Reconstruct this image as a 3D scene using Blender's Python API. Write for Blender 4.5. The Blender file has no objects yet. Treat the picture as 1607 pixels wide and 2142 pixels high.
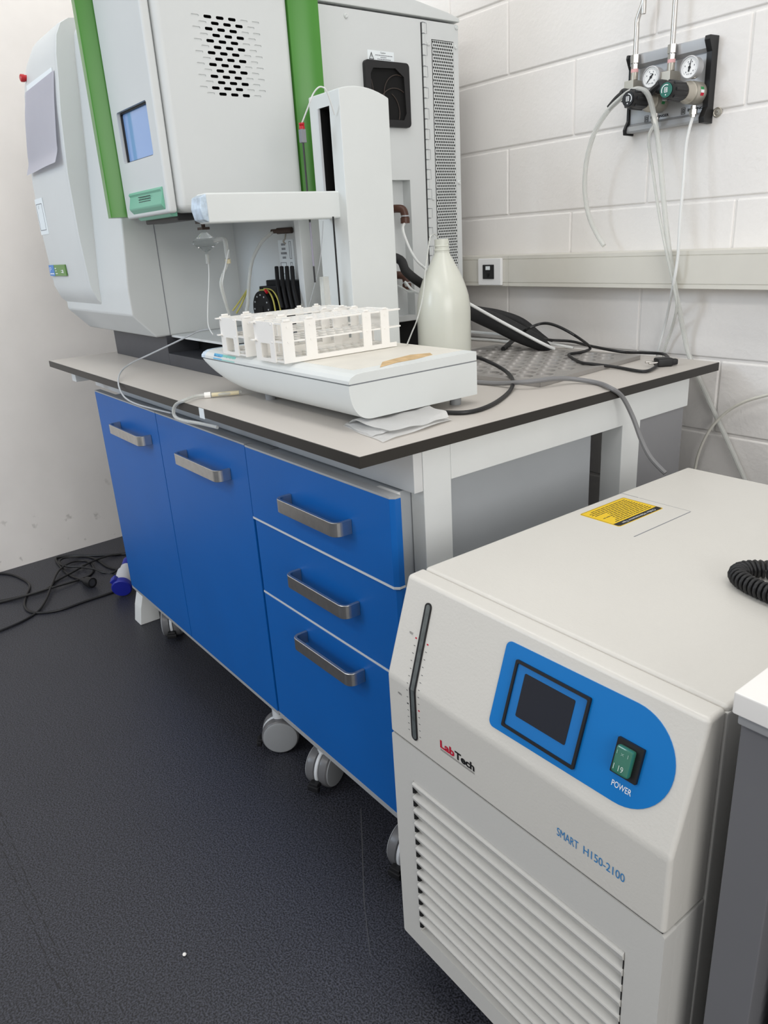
import bpy, bmesh, math, random
from mathutils import Vector, Matrix
random.seed(7)
R = math.radians
scene = bpy.context.scene
col = scene.collection

# ------------------------------------------------------------------ camera, light, exposure
cam_data = bpy.data.cameras.new('camera')
cam = bpy.data.objects.new('camera', cam_data)
col.objects.link(cam)
cam_data.sensor_fit = 'HORIZONTAL'
cam_data.sensor_width = 36.0
cam_data.lens = 36.0 * 1562.534 / 1607.0
cam_data.clip_start = 0.02
_r = Vector((0.61431479, 0.7869921, -0.0571031))
_u = Vector((-0.2382719, 0.25400767, 0.93739352))
_f = Vector((-0.75222592, 0.56224864, -0.34355877))
_c = Vector((0.89141827, -0.62539972, 1.18975534))
cam.matrix_world = Matrix(((_r.x, _u.x, -_f.x, _c.x), (_r.y, _u.y, -_f.y, _c.y), (_r.z, _u.z, -_f.z, _c.z), (0, 0, 0, 1)))
scene.camera = cam

world = bpy.data.worlds.new('world')
scene.world = world
world.use_nodes = True
wb = world.node_tree.nodes['Background']
wb.inputs[1].default_value = 1.0
_tc = world.node_tree.nodes.new('ShaderNodeTexCoord')
_sp = world.node_tree.nodes.new('ShaderNodeSeparateXYZ')
_cr = world.node_tree.nodes.new('ShaderNodeValToRGB')
world.node_tree.links.new(_tc.outputs['Generated'], _sp.inputs[0])
world.node_tree.links.new(_sp.outputs['Z'], _cr.inputs['Fac'])
world.node_tree.links.new(_cr.outputs['Color'], wb.inputs[0])
_cr.color_ramp.elements[0].position = 0.0
_cr.color_ramp.elements[0].color = (0.50, 0.51, 0.53, 1)
_cr.color_ramp.elements[1].position = 0.75
_cr.color_ramp.elements[1].color = (0.48, 0.485, 0.495, 1)


def area(name, loc, target, sx, sy, power, color):
    l = bpy.data.lights.new(name, 'AREA')
    l.shape = 'RECTANGLE'
    l.size, l.size_y, l.energy, l.color = sx, sy, power, color
    o = bpy.data.objects.new(name, l)
    o.location = loc
    d = Vector(target) - Vector(loc)
    o.rotation_euler = d.to_track_quat('-Z', 'Y').to_euler()
    col.objects.link(o)
    return o


# ceiling panel lights over the aisle and over the bench, daylight from a window down the aisle
area('ceiling_light_aisle', (0.1, -2.1, 2.95), (0.1, -1.6, 0), 3.4, 0.45, 28, (1.0, 0.985, 0.955))
area('ceiling_light_bench', (-0.2, 0.15, 2.95), (-0.2, 0.15, 0), 4.4, 0.45, 28, (1.0, 0.98, 0.945))
area('side_fill_light', (4.4, -1.3, 1.9), (-1.6, 0.1, 1.0), 3.0, 1.9, 86, (1.0, 0.985, 0.955))  # broad fill light added on the right to brighten faces turned that way
area('window_daylight', (-2.0, -3.0, 2.2), (-1.6, 0.3, 1.3), 1.6, 1.1, 17, (0.70, 0.84, 1.0)).data.spread = R(95)

vs = scene.view_settings
vs.view_transform = 'Standard'
vs.look = 'None'
vs.exposure = 0.0
vs.gamma = 1.0
vs.use_curve_mapping = False

# ------------------------------------------------------------------ materials
def mat(name, color, rough=0.5, metal=0.0, noise=0.0, nscale=40.0, bump=0.0, bscale=200.0, trans=0.0, ior=1.45, coat=0.0, sss=0.0, spec=0.5):
    m = bpy.data.materials.new(name)
    m.use_nodes = True
    nt = m.node_tree
    b = nt.nodes['Principled BSDF']
    b.inputs['Base Color'].default_value = (*color, 1)
    b.inputs['Roughness'].default_value = rough
    b.inputs['Metallic'].default_value = metal
    b.inputs['Transmission Weight'].default_value = trans
    b.inputs['IOR'].default_value = ior
    b.inputs['Coat Weight'].default_value = coat
    b.inputs['Specular IOR Level'].default_value = spec
    if sss:
        b.inputs['Subsurface Weight'].default_value = sss
        b.inputs['Subsurface Radius'].default_value = (0.03, 0.03, 0.025)
    tc = nt.nodes.new('ShaderNodeTexCoord')
    if noise:
        n = nt.nodes.new('ShaderNodeTexNoise')
        n.inputs['Scale'].default_value = nscale
        n.inputs['Detail'].default_value = 4
        nt.links.new(tc.outputs['Object'], n.inputs['Vector'])
        r = nt.nodes.new('ShaderNodeMapRange')
        r.inputs['From Min'].default_value = 0.3
        r.inputs['From Max'].default_value = 0.7
        r.inputs['To Min'].default_value = 1 - noise
        r.inputs['To Max'].default_value = 1 + noise
        nt.links.new(n.outputs['Fac'], r.inputs['Value'])
        mx = nt.nodes.new('ShaderNodeMix')
        mx.data_type = 'RGBA'
        mx.blend_type = 'MULTIPLY'
        mx.inputs['Factor'].default_value = 1
        mx.inputs[6].default_value = (*color, 1)
        nt.links.new(r.outputs['Result'], mx.inputs[7])
        nt.links.new(mx.outputs[2], b.inputs['Base Color'])
    if bump:
        n2 = nt.nodes.new('ShaderNodeTexNoise')
        n2.inputs['Scale'].default_value = bscale
        n2.inputs['Detail'].default_value = 3
        nt.links.new(tc.outputs['Object'], n2.inputs['Vector'])
        bp = nt.nodes.new('ShaderNodeBump')
        bp.inputs['Strength'].default_value = bump
        bp.inputs['Distance'].default_value = 0.002
        nt.links.new(n2.outputs['Fac'], bp.inputs['Height'])
        nt.links.new(bp.outputs['Normal'], b.inputs['Normal'])
    return m


M = {
    'block': mat('painted_block', (0.80, 0.775, 0.75), 0.55, bump=0.55, bscale=90, noise=0.02, nscale=6),
    'plaster': mat('painted_plaster', (0.86, 0.825, 0.79), 0.65, noise=0.035, nscale=5, bump=0.15, bscale=30),
    'trunk': mat('trunking_plastic', (0.64, 0.62, 0.56), 0.45, noise=0.02, nscale=12),
    'white_plastic': mat('white_plastic', (0.80, 0.80, 0.80), 0.4, noise=0.015, nscale=20),
    'paint': mat('instrument_paint', (0.63, 0.65, 0.645), 0.42, noise=0.012, nscale=8, bump=0.04, bscale=400),
    'paint2': mat('instrument_side_paint', (0.62, 0.64, 0.638), 0.45, noise=0.012, nscale=8, bump=0.04, bscale=400),
    'sampler': mat('sampler_paint', (0.68, 0.705, 0.695), 0.4, noise=0.012, nscale=9),
    'samplertop': mat('sampler_top', (0.72, 0.69, 0.62), 0.5, noise=0.05, nscale=14),
    'green': mat('green_frame', (0.060, 0.235, 0.028), 0.30, noise=0.02, nscale=10),
    'teal': mat('teal_plastic', (0.18, 0.46, 0.33), 0.35),
    'blueglass': mat('blue_tinted_pane', (0.24, 0.40, 0.72), 0.08, coat=0.5),
    'charcoal': mat('charcoal_paint', (0.050, 0.052, 0.060), 0.45, noise=0.04, nscale=30),
    'black': mat('black_plastic', (0.008, 0.008, 0.009), 0.45),
    'blackmatte': mat('dark_interior', (0.003, 0.003, 0.003), 0.9),
    'rubber': mat('black_cable', (0.010, 0.010, 0.011), 0.42),
    'foam': mat('black_foam', (0.018, 0.018, 0.019), 0.75, bump=0.3, bscale=300),
    'greycable': mat('grey_cable', (0.20, 0.20, 0.205), 0.5),
    'worktop': mat('worktop_laminate', (0.55, 0.515, 0.475), 0.42, noise=0.03, nscale=3, bump=0.03, bscale=300),
    'edge': mat('worktop_edge', (0.020, 0.017, 0.014), 0.4, noise=0.06, nscale=20),
    'frame': mat('bench_frame_paint', (0.73, 0.745, 0.735), 0.45, noise=0.015, nscale=14, bump=0.04, bscale=400),
    'greypanel': mat('grey_panel', (0.25, 0.25, 0.26), 0.55, noise=0.03, nscale=10),
    'cabside': mat('cabinet_grey', (0.42, 0.44, 0.46), 0.5, noise=0.02, nscale=8),
    'cabwhite': mat('cabinet_white', (0.66, 0.665, 0.66), 0.5, noise=0.02, nscale=8),
    'blue': mat('blue_laminate', (0.0, 0.108, 0.41), 0.45, noise=0.03, nscale=6, bump=0.05, bscale=500),
    'trimgrey': mat('grey_edge_trim', (0.36, 0.37, 0.38), 0.4),
    'trimlight': mat('light_edge_trim', (0.62, 0.64, 0.66), 0.35),
    'steel': mat('brushed_steel', (0.55, 0.54, 0.52), 0.32, metal=1.0, noise=0.06, nscale=60),
    'alu': mat('satin_aluminium', (0.43, 0.435, 0.445), 0.42, metal=0.35),
    'nickel': mat('nickel', (0.46, 0.43, 0.37), 0.38, metal=0.55),
    'chrome': mat('bright_steel', (0.56, 0.54, 0.51), 0.34, metal=1.0),
    'brass': mat('dark_brass', (0.075, 0.050, 0.040), 0.4, metal=0.4),
    'brownplastic': mat('brown_fitting', (0.075, 0.030, 0.018), 0.4),
    'castergrey': mat('caster_grey', (0.29, 0.30, 0.31), 0.45),
    'casterdark': mat('caster_tread', (0.13, 0.13, 0.135), 0.3),
    'chiller': mat('chiller_enamel', (0.645, 0.625, 0.58), 0.30, noise=0.01, nscale=10, bump=0.12, bscale=260),
    'chillershaded': mat('chiller_enamel_shaded', (0.60, 0.59, 0.56), 0.35, bump=0.1, bscale=260),  # darker enamel: shade on the upright faces put into the colour
    'ctrlblue': mat('control_blue', (0.0, 0.165, 0.50), 0.35),
    'screen': mat('dark_screen', (0.010, 0.012, 0.020), 0.12),
    'rocker': mat('green_rocker', (0.03, 0.16, 0.11), 0.12, coat=0.6),
    'yellow': mat('yellow_label', (0.78, 0.52, 0.010), 0.45),
    'red': mat('red_plastic', (0.45, 0.008, 0.015), 0.35),
    'redink': mat('red_ink', (0.50, 0.004, 0.03), 0.5),
    'blackink': mat('black_ink', (0.006, 0.006, 0.007), 0.5),
    'greyink': mat('grey_ink', (0.22, 0.23, 0.25), 0.6),
    'darkink': mat('dark_ink', (0.05, 0.05, 0.055), 0.6),
    'whiteink': mat('white_ink', (0.82, 0.84, 0.86), 0.5),
    'blueink': mat('blue_ink', (0.03, 0.22, 0.52), 0.5),
    'gauge': mat('gauge_glass', (0.10, 0.115, 0.115), 0.15, noise=0.25, nscale=60, coat=0.4),
    'paper': mat('paper', (0.72, 0.71, 0.76), 0.7, noise=0.01, nscale=10),
    'stickerwhite': mat('white_sticker', (0.78, 0.83, 0.85), 0.5),
    'badgeblue': mat('badge_blue', (0.045, 0.22, 0.60), 0.35),
    'badgegreen': mat('badge_green', (0.12, 0.27, 0.06), 0.35),
    'badgecyan': mat('badge_cyan', (0.10, 0.42, 0.68), 0.4),
    'badgeteal': mat('badge_teal', (0.22, 0.56, 0.50), 0.4),
    'stain': mat('tape_residue', (0.58, 0.40, 0.20), 0.6, noise=0.2, nscale=50),
    'rack': mat('rack_plastic', (0.88, 0.86, 0.82), 0.4),
    'bottle': mat('milky_polyethylene', (0.66, 0.67, 0.60), 0.24, sss=0.3),
    'cloth': mat('white_cloth', (0.88, 0.88, 0.87), 0.9, bump=0.25, bscale=350),
    'tubewhite': mat('white_tube', (0.72, 0.73, 0.72), 0.3),
    'tubeclear': mat('clear_tube', (0.80, 0.81, 0.78), 0.18, trans=0.55, ior=1.2),
    'capillary': mat('grey_capillary', (0.42, 0.44, 0.46), 0.35),
    'tubeyellow': mat('yellow_tube', (0.46, 0.42, 0.10), 0.4),
    'tubecream': mat('cream_tube', (0.70, 0.62, 0.42), 0.4),
    'tubeoff': mat('off_white_tube', (0.66, 0.645, 0.58), 0.35),
    'glass': mat('clear_glass', (0.95, 0.97, 0.97), 0.03, trans=1.0, ior=1.12),
    'dialwhite': mat('dial_white', (0.85, 0.85, 0.84), 0.3),
    'knobgreen': mat('green_knob_cap', (0.005, 0.13, 0.09), 0.35),
    'flaggreen': mat('flag_green', (0.03, 0.25, 0.08), 0.45),
    'pinktape': mat('pink_thread_tape', (0.75, 0.42, 0.42), 0.6),
    'plugblue': mat('plug_blue', (0.012, 0.020, 0.29), 0.4),
    'plugwhite': mat('plug_white', (0.55, 0.56, 0.60), 0.4),
    'tray': mat('satin_tray', (0.34, 0.325, 0.31), 0.45, metal=0.3),
    'unitgrey': mat('unit_grey', (0.155, 0.155, 0.165), 0.45, noise=0.02, nscale=9),
    'topwhite': mat('white_laminate', (0.84, 0.82, 0.79), 0.4),
    'endcap': mat('pale_blue_cap', (0.50, 0.60, 0.70), 0.2, noise=0.35, nscale=45),
    'purple': mat('purple_probe', (0.25, 0.235, 0.29), 0.4),
    'pump': mat('pump_black', (0.006, 0.006, 0.007), 0.55, spec=0.25),
}


def floor_material():
    m = mat('speckled_vinyl', (0.04, 0.042, 0.05), 0.42)
    nt = m.node_tree
    b = nt.nodes['Principled BSDF']
    tc = nt.nodes.new('ShaderNodeTexCoord')
    v = nt.nodes.new('ShaderNodeTexNoise')
    v.inputs['Scale'].default_value = 300
    v.inputs['Detail'].default_value = 2
    nt.links.new(tc.outputs['Object'], v.inputs['Vector'])
    cr = nt.nodes.new('ShaderNodeValToRGB')
    e = cr.color_ramp.elements
    e[0].position = 0.38
    e[0].color = (0.005, 0.0055, 0.0075, 1)
    e[1].position = 0.64
    e[1].color = (0.054, 0.056, 0.072, 1)
    nt.links.new(v.outputs['Fac'], cr.inputs['Fac'])
    big = nt.nodes.new('ShaderNodeTexNoise')
    big.inputs['Scale'].default_value = 3
    nt.links.new(tc.outputs['Object'], big.inputs['Vector'])
    mr = nt.nodes.new('ShaderNodeMapRange')
    mr.inputs['To Min'].default_value = 0.85
    mr.inputs['To Max'].default_value = 1.15
    nt.links.new(big.outputs['Fac'], mr.inputs['Value'])
    mx = nt.nodes.new('ShaderNodeMix')
    mx.data_type = 'RGBA'
    mx.blend_type = 'MULTIPLY'
    mx.inputs['Factor'].default_value = 1
    nt.links.new(cr.outputs['Color'], mx.inputs[6])
    nt.links.new(mr.outputs['Result'], mx.inputs[7])
    nt.links.new(mx.outputs[2], b.inputs['Base Color'])
    bp = nt.nodes.new('ShaderNodeBump')
    bp.inputs['Strength'].default_value = 0.5
    bp.inputs['Distance'].default_value = 0.0015
    nt.links.new(v.outputs['Fac'], bp.inputs['Height'])
    nt.links.new(bp.outputs['Normal'], b.inputs['Normal'])
    return m


def wall_stain_material():
    # plaster paint with scuffs and dirt low down near the floor
    m = M['plaster']
    nt = m.node_tree
    b = nt.nodes['Principled BSDF']
    src = b.inputs['Base Color'].links[0].from_socket
    tc = nt.nodes.new('ShaderNodeTexCoord')
    sep = nt.nodes.new('ShaderNodeSeparateXYZ')
    nt.links.new(tc.outputs['Object'], sep.inputs[0])
    mr = nt.nodes.new('ShaderNodeMapRange')
    mr.inputs['From Min'].default_value = 0.0
    mr.inputs['From Max'].default_value = 0.35
    mr.inputs['To Min'].default_value = 1
    mr.inputs['To Max'].default_value = 0
    nt.links.new(sep.outputs['Z'], mr.inputs['Value'])
    n = nt.nodes.new('ShaderNodeTexNoise')
    n.inputs['Scale'].default_value = 16
    n.inputs['Detail'].default_value = 6
    nt.links.new(tc.outputs['Object'], n.inputs['Vector'])
    st = nt.nodes.new('ShaderNodeMapRange')
    st.inputs['From Min'].default_value = 0.64
    st.inputs['From Max'].default_value = 0.72
    nt.links.new(n.outputs['Fac'], st.inputs['Value'])
    mu = nt.nodes.new('ShaderNodeMath')
    mu.operation = 'MULTIPLY'
    nt.links.new(mr.outputs['Result'], mu.inputs[0])
    nt.links.new(st.outputs['Result'], mu.inputs[1])
    mx = nt.nodes.new('ShaderNodeMix')
    mx.data_type = 'RGBA'
    nt.links.new(mu.outputs[0], mx.inputs['Factor'])
    nt.links.new(src, mx.inputs[6])
    mx.inputs[7].default_value = (0.33, 0.31, 0.28, 1)
    nt.links.new(mx.outputs[2], b.inputs['Base Color'])


M['floor'] = floor_material()
wall_stain_material()

# ------------------------------------------------------------------ builders
OFFSET = {}


def root_of(o):
    while o.parent:
        o = o.parent
    return o


def cr_spline(pts, sub):
    pts = [Vector(p) for p in pts]
    if len(pts) < 3 or sub < 2:
        return pts
    out = []
    n = len(pts)
    for i in range(n - 1):
        p0 = pts[max(i - 1, 0)]
        p1, p2 = pts[i], pts[i + 1]
        p3 = pts[min(i + 2, n - 1)]
        for k in range(sub):
            t = k / sub
            out.append(0.5 * ((2 * p1) + (p2 - p0) * t + (2 * p0 - 5 * p1 + 4 * p2 - p3) * t * t + (3 * p1 - p0 - 3 * p2 + p3) * t ** 3))
    out.append(pts[-1])
    return out


class G:
    def __init__(self):
        self.bm = bmesh.new()

    def _bevel(self, verts, off, seg):
        es = set()
        for v in verts:
            es.update(v.link_edges)
        bmesh.ops.bevel(self.bm, geom=list(es), offset=off, segments=seg, profile=0.5, affect='EDGES', clamp_overlap=True)

    def box(self, x0, x1, y0, y1, z0, z1, bev=0, seg=2):
        vs_ = [self.bm.verts.new(p) for p in ((x0, y0, z0), (x1, y0, z0), (x1, y1, z0), (x0, y1, z0), (x0, y0, z1), (x1, y0, z1), (x1, y1, z1), (x0, y1, z1))]
        for f in ((0, 3, 2, 1), (4, 5, 6, 7), (0, 1, 5, 4), (1, 2, 6, 5), (2, 3, 7, 6), (3, 0, 4, 7)):
            self.bm.faces.new([vs_[i] for i in f])
        if bev:
            self._bevel(vs_, bev, seg)
        return self

    def prism(self, poly, axis, a, b, bev=0, seg=2):
        def mk(p, t):
            return {'x': (t, p[0], p[1]), 'y': (p[0], t, p[1]), 'z': (p[0], p[1], t)}[axis]
        A = [self.bm.verts.new(mk(p, a)) for p in poly]
        B = [self.bm.verts.new(mk(p, b)) for p in poly]
        n = len(poly)
        fs = [self.bm.faces.new(A), self.bm.faces.new(B[::-1])]
        for i in range(n):
            fs.append(self.bm.faces.new((A[i], B[i], B[(i + 1) % n], A[(i + 1) % n])))
        bmesh.ops.recalc_face_normals(self.bm, faces=fs)
        if bev:
            self._bevel(A + B, bev, seg)
        return self

    def ring(self, c, X, Y, r, n):
        return [self.bm.verts.new(c + X * (r * math.cos(2 * math.pi * i / n)) + Y * (r * math.sin(2 * math.pi * i / n))) for i in range(n)]

    def skin(self, rings, close=True):
        for A, B in zip(rings, rings[1:]):
            n = len(A)
            for i in range(n):
                self.bm.faces.new((A[i], A[(i + 1) % n], B[(i + 1) % n], B[i]))
        if close:
            self.bm.faces.new(rings[0][::-1])
            self.bm.faces.new(rings[-1])

    def lathe(self, prof, origin, axis=(0, 0, 1), n=28, close=True):
        o = Vector(origin)
        Z = Vector(axis).normalized()
        X = Z.orthogonal().normalized()
        Y = Z.cross(X)
        self.skin([self.ring(o + Z * h, X, Y, max(r, 1e-5), n) for r, h in prof], close)
        return self

    def cyl(self, p0, p1, r, n=20, r1=None):
        p0, p1 = Vector(p0), Vector(p1)
        return self.lathe([(r, 0), (r if r1 is None else r1, (p1 - p0).length)], p0, p1 - p0, n)

    def tube(self, pts, r, n=8, sub=6, close=True):
        P = cr_spline(pts, sub)
        t = (P[1] - P[0]).normalized()
        X = t.orthogonal().normalized()
        rings = []
        for i, p in enumerate(P):
            t = (P[min(i + 1, len(P) - 1)] - P[max(i - 1, 0)]).normalized()
            X = (X - t * X.dot(t)).normalized()
            rr = r(i / (len(P) - 1)) if callable(r) else r
            rings.append(self.ring(p, X, t.cross(X), rr, n))
        self.skin(rings, close)
        return self

    def sphere(self, c, r, n=12, sz=1.0):
        prof = [(r * math.sin(math.pi * i / n), -r * sz * math.cos(math.pi * i / n)) for i in range(n + 1)]
        return self.lathe(prof, c, (0, 0, 1), n * 2, False)

    def frame_box(self, o, X, Y, Z, x0, x1, y0, y1, z0, z1, bev=0):
        vs_ = [self.bm.verts.new(o + X * a + Y * b + Z * c) for a, b, c in ((x0, y0, z0), (x1, y0, z0), (x1, y1, z0), (x0, y1, z0), (x0, y0, z1), (x1, y0, z1), (x1, y1, z1), (x0, y1, z1))]
        for f in ((0, 3, 2, 1), (4, 5, 6, 7), (0, 1, 5, 4), (1, 2, 6, 5), (2, 3, 7, 6), (3, 0, 4, 7)):
            self.bm.faces.new([vs_[i] for i in f])
        if bev:
            self._bevel(vs_, bev, 2)
        return self

    def frame_poly(self, o, X, Y, Z, poly, z0, z1):
        A = [self.bm.verts.new(o + X * a + Y * b + Z * z0) for a, b in poly]
        B = [self.bm.verts.new(o + X * a + Y * b + Z * z1) for a, b in poly]
        n = len(poly)
        fs = [self.bm.faces.new(A), self.bm.faces.new(B[::-1])]
        for i in range(n):
            fs.append(self.bm.faces.new((A[i], B[i], B[(i + 1) % n], A[(i + 1) % n])))
        bmesh.ops.recalc_face_normals(self.bm, faces=fs)
        return self

    def frame_ring(self, o, X, Y, Z, outer, inner, z0, z1):
        n = len(outer)
        L = [[self.bm.verts.new(o + X * a + Y * b + Z * z) for a, b in poly] for poly, z in ((outer, z0), (outer, z1), (inner, z1), (inner, z0))]
        fs = []
        for k in range(4):
            A, B = L[k], L[(k + 1) % 4]
            for i in range(n):
                fs.append(self.bm.faces.new((A[i], A[(i + 1) % n], B[(i + 1) % n], B[i])))
        bmesh.ops.recalc_face_normals(self.bm, faces=fs)
        return self

    def build(self, name, m, parent=None, angle=35, recalc=True):
        if recalc:
            bmesh.ops.recalc_face_normals(self.bm, faces=self.bm.faces)
        me = bpy.data.meshes.new(name)
        self.bm.to_mesh(me)
        self.bm.free()
        return link_mesh(name, me, m, parent, angle)


def link_mesh(name, me, m, parent=None, angle=35):
    for mm in (m if isinstance(m, (list, tuple)) else [m]):
        me.materials.append(M[mm] if isinstance(mm, str) else mm)
    for p in me.polygons:
        p.use_smooth = True
    me.set_sharp_from_angle(angle=R(angle))
    o = bpy.data.objects.new(name, me)
    col.objects.link(o)
    wn = o.modifiers.new('weighted_normal', 'WEIGHTED_NORMAL')
    wn.keep_sharp = True
    if parent is not None:
        L = OFFSET.get(root_of(parent).name)
        if L is not None:
            me.transform(Matrix.Translation(-L))
        o.parent = parent
    return o


def tag(o, label=None, cat=None, group=None, kind=None):
    if label: o['label'] = label
    if cat: o['category'] = cat
    if group: o['group'] = group
    if kind: o['kind'] = kind
    return o


def thing(name, label, cat, loc=(0, 0, 0), rz=0.0, group=None, local=False):
    o = bpy.data.objects.new(name, None)
    o.empty_display_size = 0.05
    col.objects.link(o)
    o.location = loc
    o.rotation_euler = (0, 0, rz)
    tag(o, label, cat, group)
    if not local:
        OFFSET[o.name] = Vector(loc)
    return o


def one(g, name, m, label, cat, group=None, angle=35):
    return tag(g.build(name, m, None, angle), label, cat, group)


def copy_tree(o, parent=None):
    c = o.copy()
    col.objects.link(c)
    if parent is not None:
        c.parent = parent
    for ch in list(o.children):
        copy_tree(ch, c)
    return c


def cut(o, cutters):
    """subtract the cutter meshes (a G each) from the object, keeping the cutter's material slot index 1"""
    me2 = bpy.data.meshes.new('cutter')
    bmesh.ops.recalc_face_normals(cutters.bm, faces=cutters.bm.faces)
    cutters.bm.to_mesh(me2)
    cutters.bm.free()
    if len(o.data.materials) > 1:
        me2.materials.append(o.data.materials[1])
    c = bpy.data.objects.new('cutter', me2)
    col.objects.link(c)
    c.matrix_world = Matrix.Identity(4)
    L = OFFSET.get(root_of(o).name)
    if L is not None:
        me2.transform(Matrix.Translation(-L))
        c.location = L
    o.modifiers.clear()
    md = o.modifiers.new('cut', 'BOOLEAN')
    md.operation = 'DIFFERENCE'
    md.solver = 'EXACT'
    md.object = c
    md.material_mode = 'TRANSFER'
    bpy.context.view_layer.update()
    dg = bpy.context.evaluated_depsgraph_get()
    me = bpy.data.meshes.new_from_object(o.evaluated_get(dg))
    o.modifiers.clear()
    o.data = me
    bpy.data.objects.remove(c)
    for p in me.polygons:
        p.use_smooth = True
    me.set_sharp_from_angle(angle=R(35))
    o.modifiers.new('weighted_normal', 'WEIGHTED_NORMAL').keep_sharp = True
    return o


def text(name, s, m, o, X, Y, width, height, parent=None, bold=0.0, thick=0.0004):
    """flat lettering fitted to width x height with its lower left corner at o"""
    cu = bpy.data.curves.new(name, 'FONT')
    cu.body = s
    cu.resolution_u = 3
    cu.offset = bold
    t = bpy.data.objects.new(name, cu)
    col.objects.link(t)
    bpy.context.view_layer.update()
    me = bpy.data.meshes.new_from_object(t.evaluated_get(bpy.context.evaluated_depsgraph_get()))
    bpy.data.objects.remove(t)
    xs = [v.co.x for v in me.vertices]
    ys = [v.co.y for v in me.vertices]
    sx = width / (max(xs) - min(xs))
    sy = height / (max(ys) - min(ys))
    X, Y = Vector(X).normalized(), Vector(Y).normalized()
    Z = X.cross(Y)
    o = Vector(o)
    x0, y0 = min(xs), min(ys)
    for v in me.vertices:
        v.co = o + X * ((v.co.x - x0) * sx) + Y * ((v.co.y - y0) * sy) + Z * thick
    me.materials.clear()
    return link_mesh(name, me, m, parent)


def rrect(x0, x1, y0, y1, r, n=5):
    out = []
    for cx, cy, a0 in ((x1 - r, y0 + r, -90), (x1 - r, y1 - r, 0), (x0 + r, y1 - r, 90), (x0 + r, y0 + r, 180)):
        for i in range(n + 1):
            a = R(a0 + 90 * i / n)
            out.append((cx + r * math.cos(a), cy + r * math.sin(a)))
    return out


VX, VY, VZ = Vector((1, 0, 0)), Vector((0, 1, 0)), Vector((0, 0, 1))

# ------------------------------------------------------------------ the setting
tag(G().box(-2.9, 3.2, -3.6, 1.2, -0.06, 0).build('floor', 'floor'), kind='structure')

S, SH, Z0, X0, WY = 0.1744, 0.2223, 1.0544, -0.0182, 1.0553
g = G()
g.box(-2.6, 3.2, WY + 0.0035, WY + 0.16, 0, 2.75)
for c in range(-6, 9):
    z0, z1 = Z0 + c * S + 0.003, Z0 + (c + 1) * S - 0.003
    z0, z1 = max(z0, 0.0), min(z1, 2.7)
    if z1 - z0 < 0.03:
        continue
    off = X0 + (0 if c % 2 == 0 else SH)
    for k in range(-6, 8):
        x0, x1 = off + 2 * SH * k + 0.0014, off + 2 * SH * (k + 1) - 0.0014
        x0, x1 = max(x0, -2.6), min(x1, 3.2)
        if x1 - x0 < 0.03:
            continue
        g.box(x0, x1, WY, WY + 0.03, z0, z1, 0.0045, 3)
tag(g.build('wall_back', 'block'), kind='structure')

def wx(y):
    return -2.3202 - 0.0481 * y
g = G()
g.prism([(wx(-3.6), -3.6), (wx(1.055), 1.055), (wx(1.055) - 0.14, 1.055), (wx(-3.6) - 0.14, -3.6)], 'z', 0, 2.75)
tag(g.build('wall_left', 'plaster'), kind='structure')

# cable trunking along the block wall
g = G()
prof = [(WY, 1.0417), (1.0005, 1.0417), (0.9958, 1.0435), (0.9958, 1.0515), (0.9972, 1.0522), (0.9972, 1.0535), (0.9955, 1.054), (0.9955, 1.1135), (0.9972, 1.114), (0.9972, 1.1152), (0.9958, 1.116), (0.9958, 1.1245), (1.0005, 1.1261), (WY, 1.1261)]
g.prism(prof, 'x', -0.628, 3.2)
g.prism([(p[0] - 0.0006, p[1]) if p[0] < 1.05 else p for p in prof], 'x', -1.15, -0.6285)
tag(g.build('trim_1', 'trunk'), kind='structure')

# weld seam of the floor covering in the aisle
seam = mat('floor_seam', (0.012, 0.012, 0.014), 0.5)
g = G()
for a, b in ((Vector((-0.8217, -0.5527, 0.0000)), Vector((-0.1545, -0.5524, 0.0000))), (Vector((-0.8775, -0.5312, 0.0000)), Vector((-0.1398, -0.5351, 0.0000)))):
    d = (b - a).normalized()
    n = VZ.cross(d)
    q = -0.3
    while q < (b - a).length + 0.35:
        g.frame_box(a + d * q, (d + n * 0.10).normalized(), VZ.cross((d + n * 0.10).normalized()), VZ, 0, 0.028, -0.0009, 0.0009, -0.001, 0.0004)
        q += 0.043
tag(g.build('trim_2', seam), kind='structure')

# wall socket in the trunking
t = thing('wall_socket', 'white data socket plate with a black module set in the beige trunking', 'socket', (-0.693, 0.9955, 1.082))
G().box(-0.7383, -0.648, 0.985, 0.9955, 1.0454, 1.1188, 0.003).build('face_plate', 'white_plastic', t)
md = G().box(-0.7165, -0.6735, 0.9825, 0.986, 1.0630, 1.1020, 0.001).build('module', 'black', t)
G().box(-0.703, -0.687, 0.981, 0.983, 1.088, 1.098).build('shutter', 'stickerwhite', md)
G().prism([(-0.699, 1.078), (-0.691, 1.078), (-0.691, 1.072), (-0.695, 1.068), (-0.699, 1.072)], 'y', 0.981, 0.983).build('port', 'blackmatte', md)

# screw in the block wall next to the gas panel
g = G().lathe([(0.010, 0), (0.010, 0.0016), (0.0085, 0.0024), (0.0070, 0.0012), (0.0050, 0.0012), (0.0045, 0.0026), (0.0020, 0.0026), (0.0018, 0.0005)], (-0.0775, WY, 1.402), (0, -1, 0), 16)
one(g, 'wall_screw', 'nickel', 'round steel screw plug in the block wall right of the gas panel', 'screw')

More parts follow.
